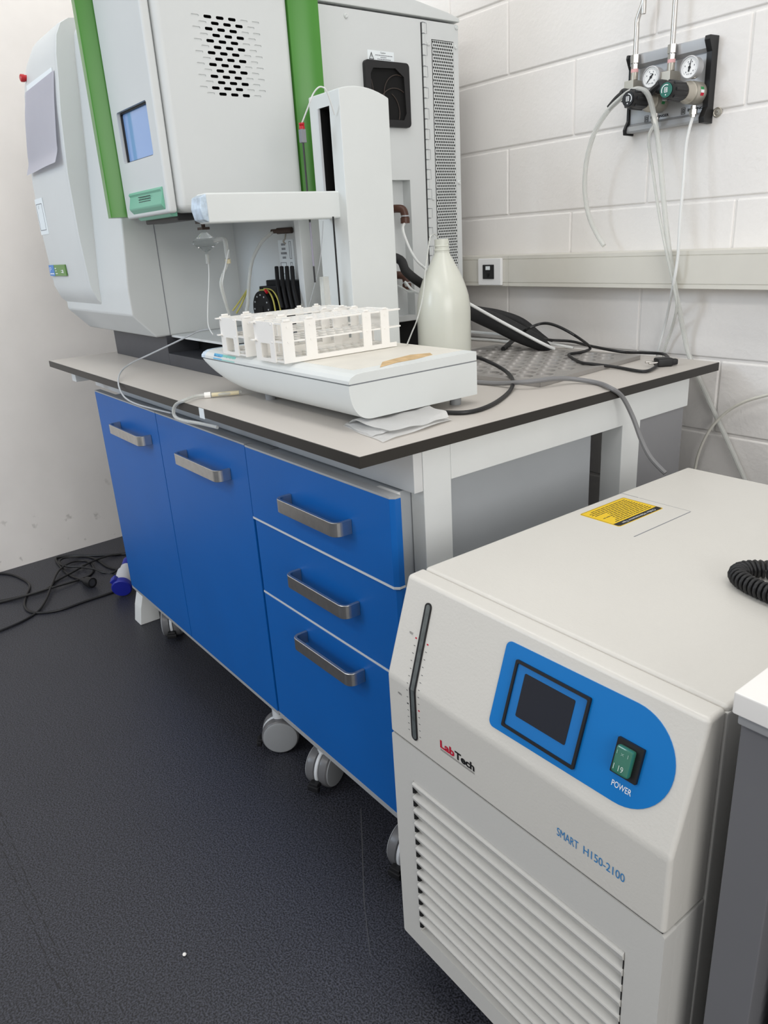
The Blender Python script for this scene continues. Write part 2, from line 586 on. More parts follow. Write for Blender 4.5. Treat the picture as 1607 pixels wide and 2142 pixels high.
# ------------------------------------------------------------------ the bench
H = 0.8822
bench = thing('lab_bench', 'white framed laboratory bench with beige top and dark brown edge', 'bench', (-0.85, 0.5, 0))
top = G().box(-1.6915, 0, 0.0015, 1.0157, H - 0.0185, H, 0).build('worktop', 'worktop', bench)
G().box(-1.6925, 0.0015, -0.0005, 0.0015, H - 0.0187, H - 0.0004).box(-0.001, 0.0015, 0.0015, 1.0157, H - 0.0187, H - 0.0004).box(-1.6925, -1.691, 0.0015, 1.0157, H - 0.0187, H - 0.0004).build('edge_band', 'edge', top)
G().box(-0.564, -0.541, -0.0014, -0.0004, H - 0.0215, H - 0.0002).build('tape_tab', 'stickerwhite', top)
ZB = H - 0.0187
G().box(-0.055, -0.02, 0.142, 0.205, 0, ZB, 0.002).build('leg', 'frame', bench)
G().box(-0.072, -0.02, 0.692, 0.755, 0, 0.795, 0.002).build('leg', 'frame', bench)
G().box(-0.055, -0.02, 0.205, 0.935, 0.793, ZB, 0.002).build('end_rail', 'frame', bench)
G().box(-0.050, -0.024, 0.757, 0.926, 0.12, 0.806, 0.001).build('service_panel', 'greypanel', bench)
G().box(-1.66, -0.0205, 0.122, 0.1415, 0.787, ZB, 0.0015).build('apron', 'cabwhite', bench)
G().box(-1.53, -1.475, 0.15, 0.21, 0, ZB, 0.002).build('leg', 'frame', bench)
G().box(-1.53, -1.475, 0.7, 0.76, 0, ZB, 0.002).build('leg', 'frame', bench)
G().box(-1.58, -1.54, 0.03, 0.122, 0.825, ZB, 0.002).build('bracket', 'frame', bench)
G().prism([(0.055, 0.0), (0.125, 0.0), (0.125, 0.135), (0.10, 0.150), (0.085, 0.125), (0.065, 0.06)], 'x', -1.497, -1.440, 0.003).build('foot', 'frame', bench)

# ------------------------------------------------------------------ cabinets on castors
def handle(parent, x0, x1, zc, y0=0.0523, h=0.0265, proj=0.036, th=0.0065, r=0.017):
    def path(off):
        pts = [(x0 + off, y0)]
        for k in range(6):
            a = R(180 + 90 * k / 5)
            pts.append((x0 + r + (r - off) * math.cos(a), y0 - proj + r + (r - off) * math.sin(a)))
        for k in range(6):
            a = R(270 + 90 * k / 5)
            pts.append((x1 - r + (r - off) * math.cos(a), y0 - proj + r + (r - off) * math.sin(a)))
        pts.append((x1 - off, y0))
        return pts
    o, i = path(0), path(th)
    G().prism(o + i[::-1], 'z', zc - h / 2, zc + h / 2, 0.0008, 1).build('handle', 'steel', parent)


def caster(parent, x, y, ang, z=0.047, r=0.046):
    A = Vector((math.cos(ang), math.sin(ang), 0))
    Bv = VZ.cross(A)
    c = Vector((x, y, z))
    g = G()
    g.lathe([(r * 0.96, -0.0045), (r * 1.0, -0.003), (r * 1.0, 0.003), (r * 0.96, 0.0045)], c, A, 32)
    g.cyl(c + Vector((0, 0, 0.036)), (x, y, 0.1420), 0.016, 16)
    ca = g.build('caster', 'trimlight', parent)
    for s in (-1, 1):
        w = G()
        w.lathe([(r * 0.90, 0.0046), (r, 0.0075), (r * 1.01, 0.016), (r * 0.99, 0.025), (r * 0.93, 0.028)], c, A * s, 32)
        wh = w.build('wheel', 'casterdark', ca)
        G().lathe([(r * 0.925, 0.0279), (r * 0.91, 0.0300), (r * 0.80, 0.0315), (r * 0.3, 0.0325), (0.001, 0.0327)], c, A * s, 32).build('hub_cap', 'castergrey', ca)
    g = G()
    g.frame_box(c, Bv, A, VZ, -0.058, -0.030, -0.012, 0.012, -0.024, -0.012, 0.003)
    g.frame_box(c, Bv, A, VZ, -0.062, -0.050, -0.015, 0.015, -0.032, -0.018, 0.003)
    g.build('brake_pedal', 'black', ca)


Y0 = 0.0523
ZT, ZBt = 0.8072, 0.1416
cab = thing('door_cabinet', 'blue two-door mobile cabinet on castors under the far end of the bench', 'cabinet', (-0.96, 0.33, 0))
G().box(-1.4464, -0.4815, Y0 + 0.019, 0.62, ZBt, 0.784, 0.001).build('body', 'cabside', cab)
for x0, x1, hx0, hx1 in ((-1.4464, -0.9690, -1.262, -1.022), (-0.9660, -0.4850, -0.800, -0.566)):
    d = G().box(x0, x1, Y0, Y0 + 0.0185, ZBt + 0.010, ZT - 0.004, 0.0012).build('door', 'blue', cab)
    G().box(x0, x1, Y0 - 0.0003, Y0 + 0.0185, ZT - 0.0039, ZT, 0.0006).build('edge_trim', 'trimgrey', d)
    handle(d, hx0, hx1, 0.7245)
G().box(-1.4464, -0.4815, Y0 + 0.001, Y0 + 0.0188, ZBt, ZBt + 0.009).build('plinth_rail', 'trimgrey', cab)
caster(cab, -1.302, 0.118, R(62))
caster(cab, -0.545, 0.085, R(-34))

cab = thing('drawer_cabinet', 'blue three-drawer mobile cabinet on castors beside the cream chiller', 'cabinet', (-0.24, 0.33, 0))
G().box(-0.4755, -0.0575, Y0 + 0.019, 0.637, ZBt, 0.784, 0.001).build('body', 'cabside', cab)
for i, (z0, z1, hz) in enumerate(((0.6455, ZT, 0.7275), (0.4702, 0.6435, 0.5685), (ZBt + 0.010, 0.4682, 0.4285))):
    dy = -0.004 if i == 0 else 0.0
    poly = [(-0.4755, Y0 + dy + 0.0185), (-0.4755, Y0 + dy), (0.005, Y0 + dy), (0.0125 if i == 0 else 0.0115, Y0 + dy + 0.007), (0.0125 if i == 0 else 0.0115, Y0 + dy + 0.0185)]
    d = G().prism(poly, 'z', z0 + 0.004, z1 - (0.004 if i == 0 else 0.0), 0.0008, 1).build('drawer', 'blue', cab)
    G().prism([(a, b - (0.0008 if b < Y0 + dy + 0.01 else 0)) for a, b in poly], 'z', z0, z0 + 0.0042).build('edge_trim', 'trimlight' if i < 2 else 'trimgrey', d)
    if i == 0:
        G().prism(poly, 'z', z1 - 0.0039, z1).build('edge_trim', 'trimgrey', d)
    G().box(-0.0570, -0.004, Y0 + dy + 0.0186, Y0 + dy + 0.030, z0 + 0.01, z1 - 0.03 if i else z1 - 0.002).build('side_panel', 'cabwhite', d)
    handle(d, -0.309, -0.104, hz, Y0 + dy)
G().box(-0.4755, 0.0105, Y0 + 0.001, Y0 + 0.0188, ZBt, ZBt + 0.009).build('plinth_rail', 'trimgrey', cab)
caster(cab, -0.362, 0.098, R(24))
caster(cab, -0.040, 0.088, R(14))

# ------------------------------------------------------------------ the spectrometer
sp = thing('spectrometer', 'large white optical spectrometer with a green arch standing on the bench', 'laboratory instrument', (-1.25, 0.55, H))
Aprof = [(0.215, 0.975), (0.150, 1.022), (0.104, 1.066), (0.089, 1.105), (0.083, 1.25), (0.084, 1.41), (0.095, 1.56), (0.1055, 1.64), (0.1115, 1.70), (0.121, 1.745), (0.137, 1.774), (0.160, 1.787), (0.20, 1.791), (0.60, 1.797), (0.60, 0.975)]
Bprof = [(0.205, 0.964), (0.178, 0.964), (0.117, 1.030), (0.1165, 1.10), (0.130, 1.26), (0.145, 1.44), (0.159, 1.62), (0.164, 1.70), (0.170, 1.750), (0.185, 1.772), (0.21, 1.778), (0.967, 1.79), (0.967, 0.964)]
hous = G().prism(Bprof, 'x', -1.79, -1.20, 0.006, 3).build('main_housing', 'paint', sp)
g = G()
rings = []
for dx in (0.0, 0.012, 0.03, 0.06, 0.10, 0.15, 0.36, 0.370):
    q = max(0.0, 1 - dx / 0.15)
    drop = 0.085 * (1 - math.sqrt(max(0.0, 1 - q * q)))
    e = 0.004 if dx in (0.0, 0.370) else 0.0
    rings.append([g.bm.verts.new((-1.80 + dx, y + e * (1 if y < 0.3 else 0), z - (drop * min(1.0, max(0.0, (z - 1.45) / 0.30)) if z > 1.45 else 0))) for y, z in Aprof])
g.skin(rings)
front = g.build('front_housing', 'paint', sp, 30)
# seam in the right hand side of the housing and sample compartment walls
G().box(-1.2005, -1.1988, 0.2175, 0.2195, 0.966, 1.275).build('housing_seam', 'greyink', hous)
G().box(-1.2, -0.80, 0.455, 0.49, 0.965, 1.32).box(-1.2, -0.80, 0.16, 0.49, 1.276, 1.32).build('compartment', 'paint2', sp)
G().box(-0.806, -0.780, 0.418, 0.52, 0.965, 1.30, 0.003).build('corner_post', 'paint2', sp)
rear = G().box(-1.2, -0.780, 0.49, 0.967, 0.966, 1.708, 0.004).build('rear_housing', ['paint2', 'paint2'], sp)
cut(rear, G().box(-0.812, -0.75, 0.690, 0.778, 0.982, 1.332))
G().prism([(0.50, 1.7125), (0.50, 1.80), (0.60, 1.775), (0.78, 1.752), (0.93, 1.731), (0.968, 1.722), (0.970, 1.7125)], 'x', -1.2, -0.777, 0.003).build('lid', 'paint', sp)
base = G().box(-1.64, -1.2, 0.205, 0.84, H, 0.9645, 0.002).box(-1.2, -0.875, 0.205, 0.84, H, 0.917, 0.002).build('base', 'charcoal', sp)
G().box(-1.2, -0.88, 0.30, 0.842, 0.917, 0.9645).box(-0.90, -0.80, 0.40, 0.86, H + 0.001, 0.9655).build('dark_underside', 'blackmatte', sp)
G().box(-1.2, -0.862, 0.222, 0.46, 0.9605, 0.9665).build('drip_ledge', 'paint2', sp)

# green arch: a ridge on the front and one on the right side joined over the top
g = G()
g.prism([(-1.092, 0.072), (-1.089, 0.063), (-1.083, 0.059), (-1.050, 0.054), (-1.047, 0.056), (-1.030, 0.098), (-1.030, 0.22), (-1.092, 0.22)], 'z', 1.274, 1.86)
g.prism([(-0.80, 0.428), (-0.762, 0.428), (-0.748, 0.447), (-0.737, 0.476), (-0.737, 0.493), (-0.780, 0.505), (-0.80, 0.505)], 'z', 1.274, 1.86)
g.box(-1.09, -0.737, 0.07, 0.50, 1.84, 1.875)
g.build('green_arch', 'green', sp)

# torch box door: vented right side, front panel with window and grip
dr = G().box(-1.0, -0.760, 0.108, 0.428, 1.268, 1.838, 0.016, 4).build('torch_box', ['paint', 'blackmatte'], sp)
NR = 14
zs = [1.6462 - i * (1.6462 - 1.5030) / (NR - 1) for i in range(NR)]
dark, pale = G(), G()
for i, z in enumerate(zs):
    y0 = 0.2175 + (0.0155 if i % 2 else 0.0)
    for k in range(-1, 5):
        yc = y0 + 0.0285 * k + (0.0 if True else 0)
        gg = dark if 0 <= k <= 2 else pale
        if gg is pale:
            if not (0.185 < yc < 0.335):
                continue
            gg.frame_poly(Vector((-0.7605, yc + 0.009, z)), VY, VZ, VX, rrect(-0.009, 0.009, -0.0021, 0.0021, 0.002, 2), -0.0012, 0.01)
        else:
            gg.frame_poly(Vector((-0.775, yc + 0.009, z)), VY, VZ, VX, rrect(-0.009, 0.009, -0.0030, 0.0030, 0.0029, 3), 0, 0.03)
cut(dr, dark)
dr.data.materials[1] = M['paint']
cut(dr, pale)
me = dr.data
me.materials.clear()
for mm in ('paint', 'blackmatte', 'paint'):
    me.materials.append(M[mm])
for p in me.polygons:                       # blackened pocket walls stand in for the shaded inside of the box
    c = p.center + OFFSET['spectrometer']
    if c.x < -0.7630 and c.x > -0.78 and 0.18 < c.y < 0.36 and 1.49 < c.z < 1.66 and p.area < 0.002:
        p.material_index = 1
fp = G().box(-1.030, -0.773, 0.086, 0.1065, 1.268, 1.838, 0.006, 3).build('door_panel', ['paint', 'paint'], sp)
cut(fp, G().prism(rrect(-0.991, -0.812, 1.387, 1.493, 0.006), 'y', 0.07, 0.10))
G().box(-0.9915, -0.8115, 0.0985, 0.1005, 1.3865, 1.4935).build('window_pane', 'blueglass', fp)
G().frame_ring(Vector((0, 0, 0)), VX, VZ, VY, rrect(-0.9908, -0.8122, 1.3872, 1.4928, 0.006), rrect(-0.987, -0.815, 1.3902, 1.4895, 0.004), 0.094, 0.0984).build('window_gasket', 'black', fp)
gr = G().prism([(0.083, 1.3225), (0.0795, 1.318), (0.083, 1.313), (0.0770, 1.288), (0.079, 1.284), (0.100, 1.2615), (0.112, 1.2615), (0.112, 1.3225)], 'x', -0.982, -0.790, 0.001, 1).build('door_grip', 'teal', fp)
g = G()
for k in range(3):
    for j in range(8):
        g.box(-0.920 + j * 0.009, -0.915 + j * 0.009, 0.0786, 0.0806, 1.2985 + k * 0.005, 1.3000 + k * 0.005)
g.build('grip_dots', 'charcoal', gr)
# underside of the torch box
G().box(-0.99, -0.80, 0.115, 0.16, 1.253, 1.272, 0.003).box(-0.90, -0.79, 0.20, 0.29, 1.250, 1.274, 0.003).build('underside_bracket', 'black', sp)

# red emergency button, badge, white label on the front
G().lathe([(0.009, 0), (0.009, 0.008), (0.0105, 0.009), (0.0105, 0.018), (0.008, 0.020)], (-1.7427, 0.1170, 1.6967), (0, -1, 0), 18).build('emergency_button', 'red', front)
bo = Vector((-1.782, 0.0855, 1.137))
bd = G().frame_box(bo, VX, VZ, -VY, 0, 0.172, 0, 0.033, 0, 0.004).build('badge', 'badgegreen', front)
G().frame_box(bo, VX, VZ, -VY, 0, 0.055, 0, 0.033, 0.0035, 0.0046).build('badge_field', 'badgeblue', bd)
g = G()
for a, b, c, d in ((0.008, 0.010, 0.012, 0.026), (0.008, 0.026, 0.024, 0.026), (0.024, 0.026, 0.019, 0.026), (0.008, 0.022, 0.018, 0.0195), (0.006, 0.048, 0.005, 0.008), (0.066, 0.078, 0.021, 0.024), (0.066, 0.080, 0.014, 0.016), (0.066, 0.088, 0.006, 0.008), (0.128, 0.140, 0.009, 0.011), (0.130, 0.138, 0.015, 0.017), (0.143, 0.150, 0.008, 0.018)):
    g.frame_box(bo, VX, VZ, -VY, a, b, c, d, 0.0042, 0.0050)
g.build('badge_print', 'whiteink', bd)
lo = Vector((-1.796, 0.0832, 1.262))
lb = G().frame_box(lo, VX, VZ, -VY, 0, 0.085, 0.0, 0.105, 0, 0.0012).build('instruction_label', 'stickerwhite', front)
G().frame_ring(lo, VX, VZ, -VY, rrect(0.006, 0.070, 0.012, 0.09, 0.002), rrect(0.008, 0.068, 0.014, 0.088, 0.002), 0.001, 0.0016).box(lo.x + 0.03, lo.x + 0.032, lo.y - 0.0016, lo.y - 0.001, lo.z + 0.075, lo.z + 0.085).build('label_print', 'greyink', lb)

# fan guard, caution sticker, hinge, perforated grille, screws on the right side
fx = -0.780
fan = G().prism(rrect(0.6405, 0.7815, 1.4555, 1.6025, 0.010), 'x', fx, fx + 0.012, 0.002).build('fan_guard', ['black', 'blackmatte'], sp)
cut(fan, G().prism([(0.665, 1.585), (0.735, 1.588), (0.762, 1.570), (0.766, 1.488), (0.757, 1.472), (0.678, 1.472), (0.659, 1.490), (0.656, 1.572)], 'x', fx + 0.004, fx + 0.02))
g = G()
for cy, cz, rr, a0, a1 in ((0.745, 1.53, 0.045, 60, 190), (0.735, 1.49, 0.055, 40, 140), (0.70, 1.49, 0.048, -20, 60), (0.62, 1.54, 0.045, -30, 35)):
    pts = [(fx + 0.006, cy + rr * math.cos(R(a0 + (a1 - a0) * k / 12)), cz + rr * math.sin(R(a0 + (a1 - a0) * k / 12))) for k in range(13)]
    pts = [p for p in pts if 0.656 < p[1] < 0.766 and 1.472 < p[2] < 1.586]
    if len(pts) > 2:
        g.tube(pts, 0.0012, 6, 2)
g.build('guard_wire', mat('guard_wire_brown', (0.045, 0.032, 0.026), 0.5), fan)
so = Vector((fx, 0.6585, 1.5995))
st = G().frame_box(so, VY, VZ, VX, 0, 0.083, 0, 0.026, 0, 0.0006).build('caution_sticker', 'stickerwhite', rear)
G().frame_ring(so, VY, VZ, VX, [(0.004, 0.006), (0.019, 0.006), (0.0115, 0.022)], [(0.0062, 0.0074), (0.0168, 0.0074), (0.0115, 0.0188)], 0.0005, 0.0011).frame_box(so, VY, VZ, VX, 0.0110, 0.0120, 0.0105, 0.016, 0.0005, 0.0011).frame_box(so, VY, VZ, VX, 0.0110, 0.0120, 0.0086, 0.0096, 0.0005, 0.0011).build('warning_triangle', 'blackink', st)
text('caution_word', 'Caution', 'blackink', so + Vector((0.0007, 0.040, 0.0205)), VY, VZ, 0.016, 0.0035, st)
g = G()
for k, (a, b) in enumerate(((0.024, 0.078), (0.040, 0.058), (0.030, 0.072), (0.032, 0.068))):
    q = a
    while q < b:
        w = 0.003 + 0.004 * random.random()
        g.frame_box(so, VY, VZ, VX, q, min(q + w, b), 0.0155 - k * 0.0042, 0.0172 - k * 0.0042, 0.0005, 0.0010)
        q += w + 0.0012
g.build('sticker_print', 'greyink', st)
hg = G()
for k in range(30):
    z = 1.700 - k * 0.0245
    hg.cyl((fx + 0.001, 0.8405, z - 0.0232), (fx + 0.001, 0.8405, z), 0.0035, 8)
    if k % 2 == 0:
        hg.box(fx, fx + 0.0016, 0.8405, 0.852, z - 0.0235, z)
hi = hg.build('piano_hinge', 'paint', sp)
for k in range(30):
    z = 1.700 - k * 0.0245
    g = G().box(fx, fx + 0.0046, 0.8368, 0.8440, z - 0.0007, z + 0.0007)
    if k % 2 == 0:
        g.box(fx, fx + 0.0018, 0.8438, 0.8522, z - 0.0006, z + 0.0006).box(fx, fx + 0.0018, 0.8515, 0.8525, z - 0.0235, z + 0.0006)
    g.build('hinge_joint', 'greyink', hi)
G().box(fx - 0.002, fx + 0.0012, 0.8335, 0.8365, 0.98, 1.7).build('hinge_gap', 'blackink', hi)


def perforated(o, X, Y, Z, nx, ny, w, h, rx, ry, th, nseg=8, skip=None, lip=0.0):
    """sheet of nx x ny cells with round holes, every second row shifted half a cell"""
    g = G()
    for j in range(ny):
        for i in range(nx):
            cx = (i + 0.5) * w + (0.5 * w if j % 2 else 0.0)
            cy = (j + 0.5) * h
            xa, xb, ya, yb = cx - w / 2, cx + w / 2, cy - h / 2, cy + h / 2
            if skip and skip(i, j):
                vv = [g.bm.verts.new(o + X * a + Y * b) for a, b in ((xa, ya), (xb, ya), (xb, yb), (xa, yb))]
                g.bm.faces.new(vv)
                continue
            inner = [(cx + rx * math.cos(2 * math.pi * k / nseg), cy + ry * math.sin(2 * math.pi * k / nseg)) for k in range(nseg)]
            outer = []
            for k in range(nseg):
                c, s = math.cos(2 * math.pi * k / nseg), math.sin(2 * math.pi * k / nseg)
                q = max(abs(c), abs(s))
                outer.append((cx + c / q * w / 2, cy + s / q * h / 2))
            I = [g.bm.verts.new(o + X * a + Y * b) for a, b in inner]
            J = [g.bm.verts.new(o + X * (cx + (a - cx) * 0.94) + Y * (cy + (b - cy) * 0.94) - Z * th) for a, b in inner]
            O = [g.bm.verts.new(o + X * a + Y * b) for a, b in outer]
            if lip:
                I0 = [g.bm.verts.new(o + X * (cx + (a - cx) * 1.10) + Y * (cy + (b - cy) * 1.10)) for a, b in inner]
                for v in I:
                    v.co += Z * lip
                for k in range(nseg):
                    k2 = (k + 1) % nseg
                    g.bm.faces.new((I0[k], I0[k2], I[k2], I[k]))
                    g.bm.faces.new((O[k], O[k2], I0[k2], I0[k]))
            for k in range(nseg):
                k2 = (k + 1) % nseg
                if not lip:
                    g.bm.faces.new((O[k], O[k2], I[k2], I[k]))
                g.bm.faces.new((I[k], I[k2], J[k2], J[k]))
    for j in range(ny):
        s = 0.0 if j % 2 else nx * w
        vv = [g.bm.verts.new(o + X * a + Y * b) for a, b in ((s, j * h), (s + w / 2, j * h), (s + w / 2, (j + 1) * h), (s, (j + 1) * h))]
        g.bm.faces.new(vv)
    return g


gp = perforated(Vector((fx + 0.0014, 0.8705, 1.085)), VY, VZ, VX, 11, 79, 0.0065, 0.00733, 0.0027, 0.0030, 0.001)
gp = gp.build('grille', 'paint2', sp, recalc=False)
G().box(fx - 0.001, fx + 0.0006, 0.8695, 0.9465, 1.084, 1.666).build('grille_backing', 'blackmatte', gp)
for y, z in ((0.858, 1.655), (0.955, 1.655), (0.858, 1.285), (0.957, 1.325), (0.600, 1.690), (0.9585, 1.70)):
    G().lathe([(0.0058, 0), (0.0058, 0.0018), (0.0035, 0.0038), (0.0012, 0.003)], (fx, y, z), (1, 0, 0), 12).build('panel_screw', 'paint', rear)

# pocket with brown elbow fittings
for py, pz in ((0.728, 1.262), (0.724, 1.092)):
    e = G().tube([(-0.811, py, pz), (-0.785, py + 0.006, pz), (-0.772, py + 0.014, pz - 0.004), (-0.768, py + 0.017, pz - 0.020), (-0.768, py + 0.017, pz - 0.036)], 0.0105, 12, 4).lathe([(0.0125, 0), (0.0125, 0.014), (0.009, 0.016)], (-0.768, py + 0.017, pz - 0.038), (0, 0, 1), 12).build('elbow_fitting', 'brownplastic', sp)
    G().lathe([(0.0115, 0), (0.0115, 0.003)], (-0.768, py + 0.017, pz - 0.021), (0, 0, 1), 14).build('clip_ring', 'capillary', e)
g = G()
for k, z in enumerate((1.315, 1.308, 1.301, 1.288, 1.281)):
    g.box(-0.8121, -0.8112, 0.716, 0.730 + 0.012 * (k % 2), z, z + 0.0035)
g.build('port_lettering', 'greyink', rear)

# peristaltic pump on the compartment wall
pc = Vector((-0.9531, 0.3850, 1.0292))
pump = G().box(pc.x - 0.035, -0.808, 0.425, 0.456, pc.z - 0.05, pc.z + 0.072, 0.003).box(pc.x - 0.03, pc.x + 0.06, 0.40, 0.43, pc.z + 0.030, pc.z + 0.058, 0.002).build('peristaltic_pump', 'pump', sp)
drum = G().lathe([(0.047, 0), (0.048, 0.004), (0.048, 0.03), (0.044, 0.032), (0.044, 0.040)], (pc.x, 0.385, pc.z), (0, 1, 0), 36).build('pump_drum', 'pump', pump)
g = G()
for k in range(12):
    a = 2 * math.pi * k / 12
    g.cyl((pc.x + 0.037 * math.cos(a), 0.3835, pc.z + 0.037 * math.sin(a)), (pc.x + 0.037 * math.cos(a), 0.386, pc.z + 0.037 * math.sin(a)), 0.0022, 8)
g.build('drum_pins', 'capillary', pump)
G().box(pc.x - 0.008, pc.x + 0.008, 0.3832, 0.386, pc.z - 0.008, pc.z + 0.008).build('drum_square', 'blackmatte', pump)
for k in range(4):
    x = pc.x + 0.052 + k * 0.026
    G().tube([(x - 0.012, 0.420, pc.z + 0.106), (x, 0.412, pc.z + 0.075), (x + 0.016, 0.404, pc.z + 0.045), (x + 0.030, 0.402, pc.z + 0.005)], 0.0056, 8, 5).build('clamp_lever', 'pump', pump)
G().lathe([(0.006, 0), (0.006, 0.006), (0.002, 0.008)], (pc.x + 0.150, 0.425, pc.z + 0.012), (0, -1, 0), 10).build('pump_screw', 'nickel', pump)
G().tube([(pc.x - 0.02, 0.395, pc.z + 0.048), (pc.x + 0.025, 0.395, pc.z + 0.047), (pc.x + 0.055, 0.392, pc.z + 0.020), (pc.x + 0.066, 0.390, pc.z - 0.045)], 0.0022, 6, 6).tube([(pc.x - 0.005, 0.401, pc.z + 0.052), (pc.x + 0.040, 0.401, pc.z + 0.048), (pc.x + 0.070, 0.399, pc.z + 0.018), (pc.x + 0.080, 0.398, pc.z - 0.045)], 0.0022, 6, 6).build('pump_tubing', 'tubeyellow', pump)
G().cyl((pc.x + 0.030, 0.385, pc.z + 0.050), (pc.x + 0.038, 0.385, pc.z + 0.044), 0.004, 10).build('tube_stop', 'red', pump)
# printed drawing above the pump
so = Vector((-0.9366, 0.4545, 1.1188))
st = G().frame_box(so, VX, VZ, -VY, -0.015, 0.062, -0.010, 0.082, 0, 0.0005).build('tubing_diagram', 'stickerwhite', sp)
g = G()
for k, w in enumerate((0.022, 0.020, 0.030, 0.018)):
    for j in range(3):
        g.frame_box(so, VX, VZ, -VY, 0.012 - w / 2 + j * w / 3, 0.012 - w / 2 + j * w / 3 + w / 3 - 0.0015, 0.068 - k * 0.011, 0.0735 - k * 0.011, 0.0004, 0.001)
g.frame_ring(so, VX, VZ, -VY, rrect(-0.010, 0.020, -0.004, 0.026, 0.002), rrect(-0.0085, 0.0185, -0.0025, 0.0245, 0.002), 0.0004, 0.001)
g.frame_ring(so, VX, VZ, -VY, rrect(0.040, 0.050, 0.034, 0.078, 0.001), rrect(0.0415, 0.0485, 0.0355, 0.0765, 0.001), 0.0004, 0.001)
g.frame_ring(so, VX, VZ, -VY, rrect(0.040, 0.050, -0.006, 0.026, 0.001), rrect(0.0415, 0.0485, -0.0045, 0.0245, 0.001), 0.0004, 0.001)
g.build('diagram_print', 'greyink', st)

# spray chamber hanging under the torch
sc_ = Vector((-0.95, 0.245, 1.205))
ch = G().lathe([(0.004, -0.030), (0.0045, -0.022), (0.020, -0.012), (0.0335, -0.001), (0.0335, 0.003), (0.020, 0.013), (0.008, 0.023), (0.006, 0.033)], sc_, (0, 0, 1), 28).build('spray_chamber', 'glass', sp)
G().tube([sc_ + Vector((0.030, 0.010, 0.003)), sc_ + Vector((0.048, 0.022, 0.006)), sc_ + Vector((0.056, 0.026, 0.001)), sc_ + Vector((0.056, 0.027, -0.018)), sc_ + Vector((0.057, 0.027, -0.040))], 0.0058, 10, 4).build('nebulizer', 'tubeclear', ch)
G().lathe([(0.007, 0), (0.007, 0.010), (0.005, 0.011)], sc_ + Vector((0.057, 0.027, -0.052)), (0, 0, 1), 10).build('nebulizer_nut', 'tubecream', ch)
G().box(sc_.x - 0.014, sc_.x + 0.014, sc_.y - 0.010, sc_.y + 0.010, sc_.z + 0.030, sc_.z + 0.036).cyl(sc_ + Vector((0, 0, 0.030)), sc_ + Vector((0, 0, 0.075)), 0.005, 10).box(sc_.x - 0.018, sc_.x + 0.010, sc_.y - 0.012, sc_.y + 0.008, sc_.z + 0.045, sc_.z + 0.050).box(sc_.x - 0.012, sc_.x + 0.018, sc_.y - 0.008, sc_.y + 0.012, sc_.z + 0.058, sc_.z + 0.063).build('ball_joint_clamp', 'brass', ch)

# gas inlet fitting at the back of the compartment and the tubes of the sample introduction
fi = Vector((-0.8820, 0.4430, 1.2229))
ft = G().cyl(fi + Vector((-0.042, -0.021, 0)), fi + Vector((0, 0.005, 0)), 0.0055, 12).cyl(fi + Vector((-0.025, -0.013, 0)), fi + Vector((0.015, 0.006, 0)), 0.0078, 12).build('gas_fitting', 'brass', sp)
G().tube([fi + Vector((0.0, -0.004, -0.008)), fi + Vector((0.004, -0.010, -0.020)), fi + Vector((-0.006, -0.010, -0.026)), fi + Vector((-0.002, -0.006, -0.032))], 0.002, 6, 4).build('clip', 'nickel', ft)
G().tube([fi + Vector((-0.036, -0.018, 0)), (-0.9260, 0.4180, 1.2164), (-0.9495, 0.4000, 1.1945), (-0.9668, 0.3800, 1.1543), (-0.9801, 0.3700, 1.1005), (-0.9849, 0.3600, 1.0394), (-0.9974, 0.3500, 1.0021)], 0.0048, 8).build('gas_tube', 'tubeclear', sp)
nb = sc_ + Vector((0.057, 0.027, -0.050))
G().tube([nb, (-0.9000, 0.2489, 1.1104), (-0.9000, 0.2531, 1.0662), (-0.9100, 0.2677, 1.0207)], 0.0036, 8).build('nebulizer_tube', 'tubeclear', sp)
G().tube([sc_ + Vector((0.063, 0.03, -0.02)), (-0.8900, 0.2542, 1.1271), (-0.9000, 0.2524, 1.0986), (-0.9100, 0.2639, 1.0508), (-0.9200, 0.2700, 1.0201)], 0.0018, 6).build('nebulizer_capillary', 'tubewhite', sp)
G().tube([sc_ + Vector((0, 0, -0.026)), (-0.9500, 0.2454, 1.1451), (-0.9500, 0.2385, 1.0992), (-0.9500, 0.2289, 1.0530), (-0.9300, 0.2140, 1.0078), (-0.9000, 0.2096, 0.9861)], 0.0017, 6).build('drain_capillary', 'tubewhite', sp)
G().cyl(sc_ + Vector((0, 0, -0.050)), sc_ + Vector((0, 0, -0.028)), 0.005, 10).build('drain_joint', 'tubeclear', sp)
G().tube([(-1.0559, 0.3500, 1.0254), (-1.0352, 0.3700, 1.0560), (-1.0179, 0.3850, 1.0828)], 0.0022, 6).tube([(-1.0346, 0.3500, 1.0197), (-1.0164, 0.3600, 1.0447), (-1.0216, 0.3850, 1.0790)], 0.0022, 6).build('pump_inlet_tube', 'tubeyellow', sp)

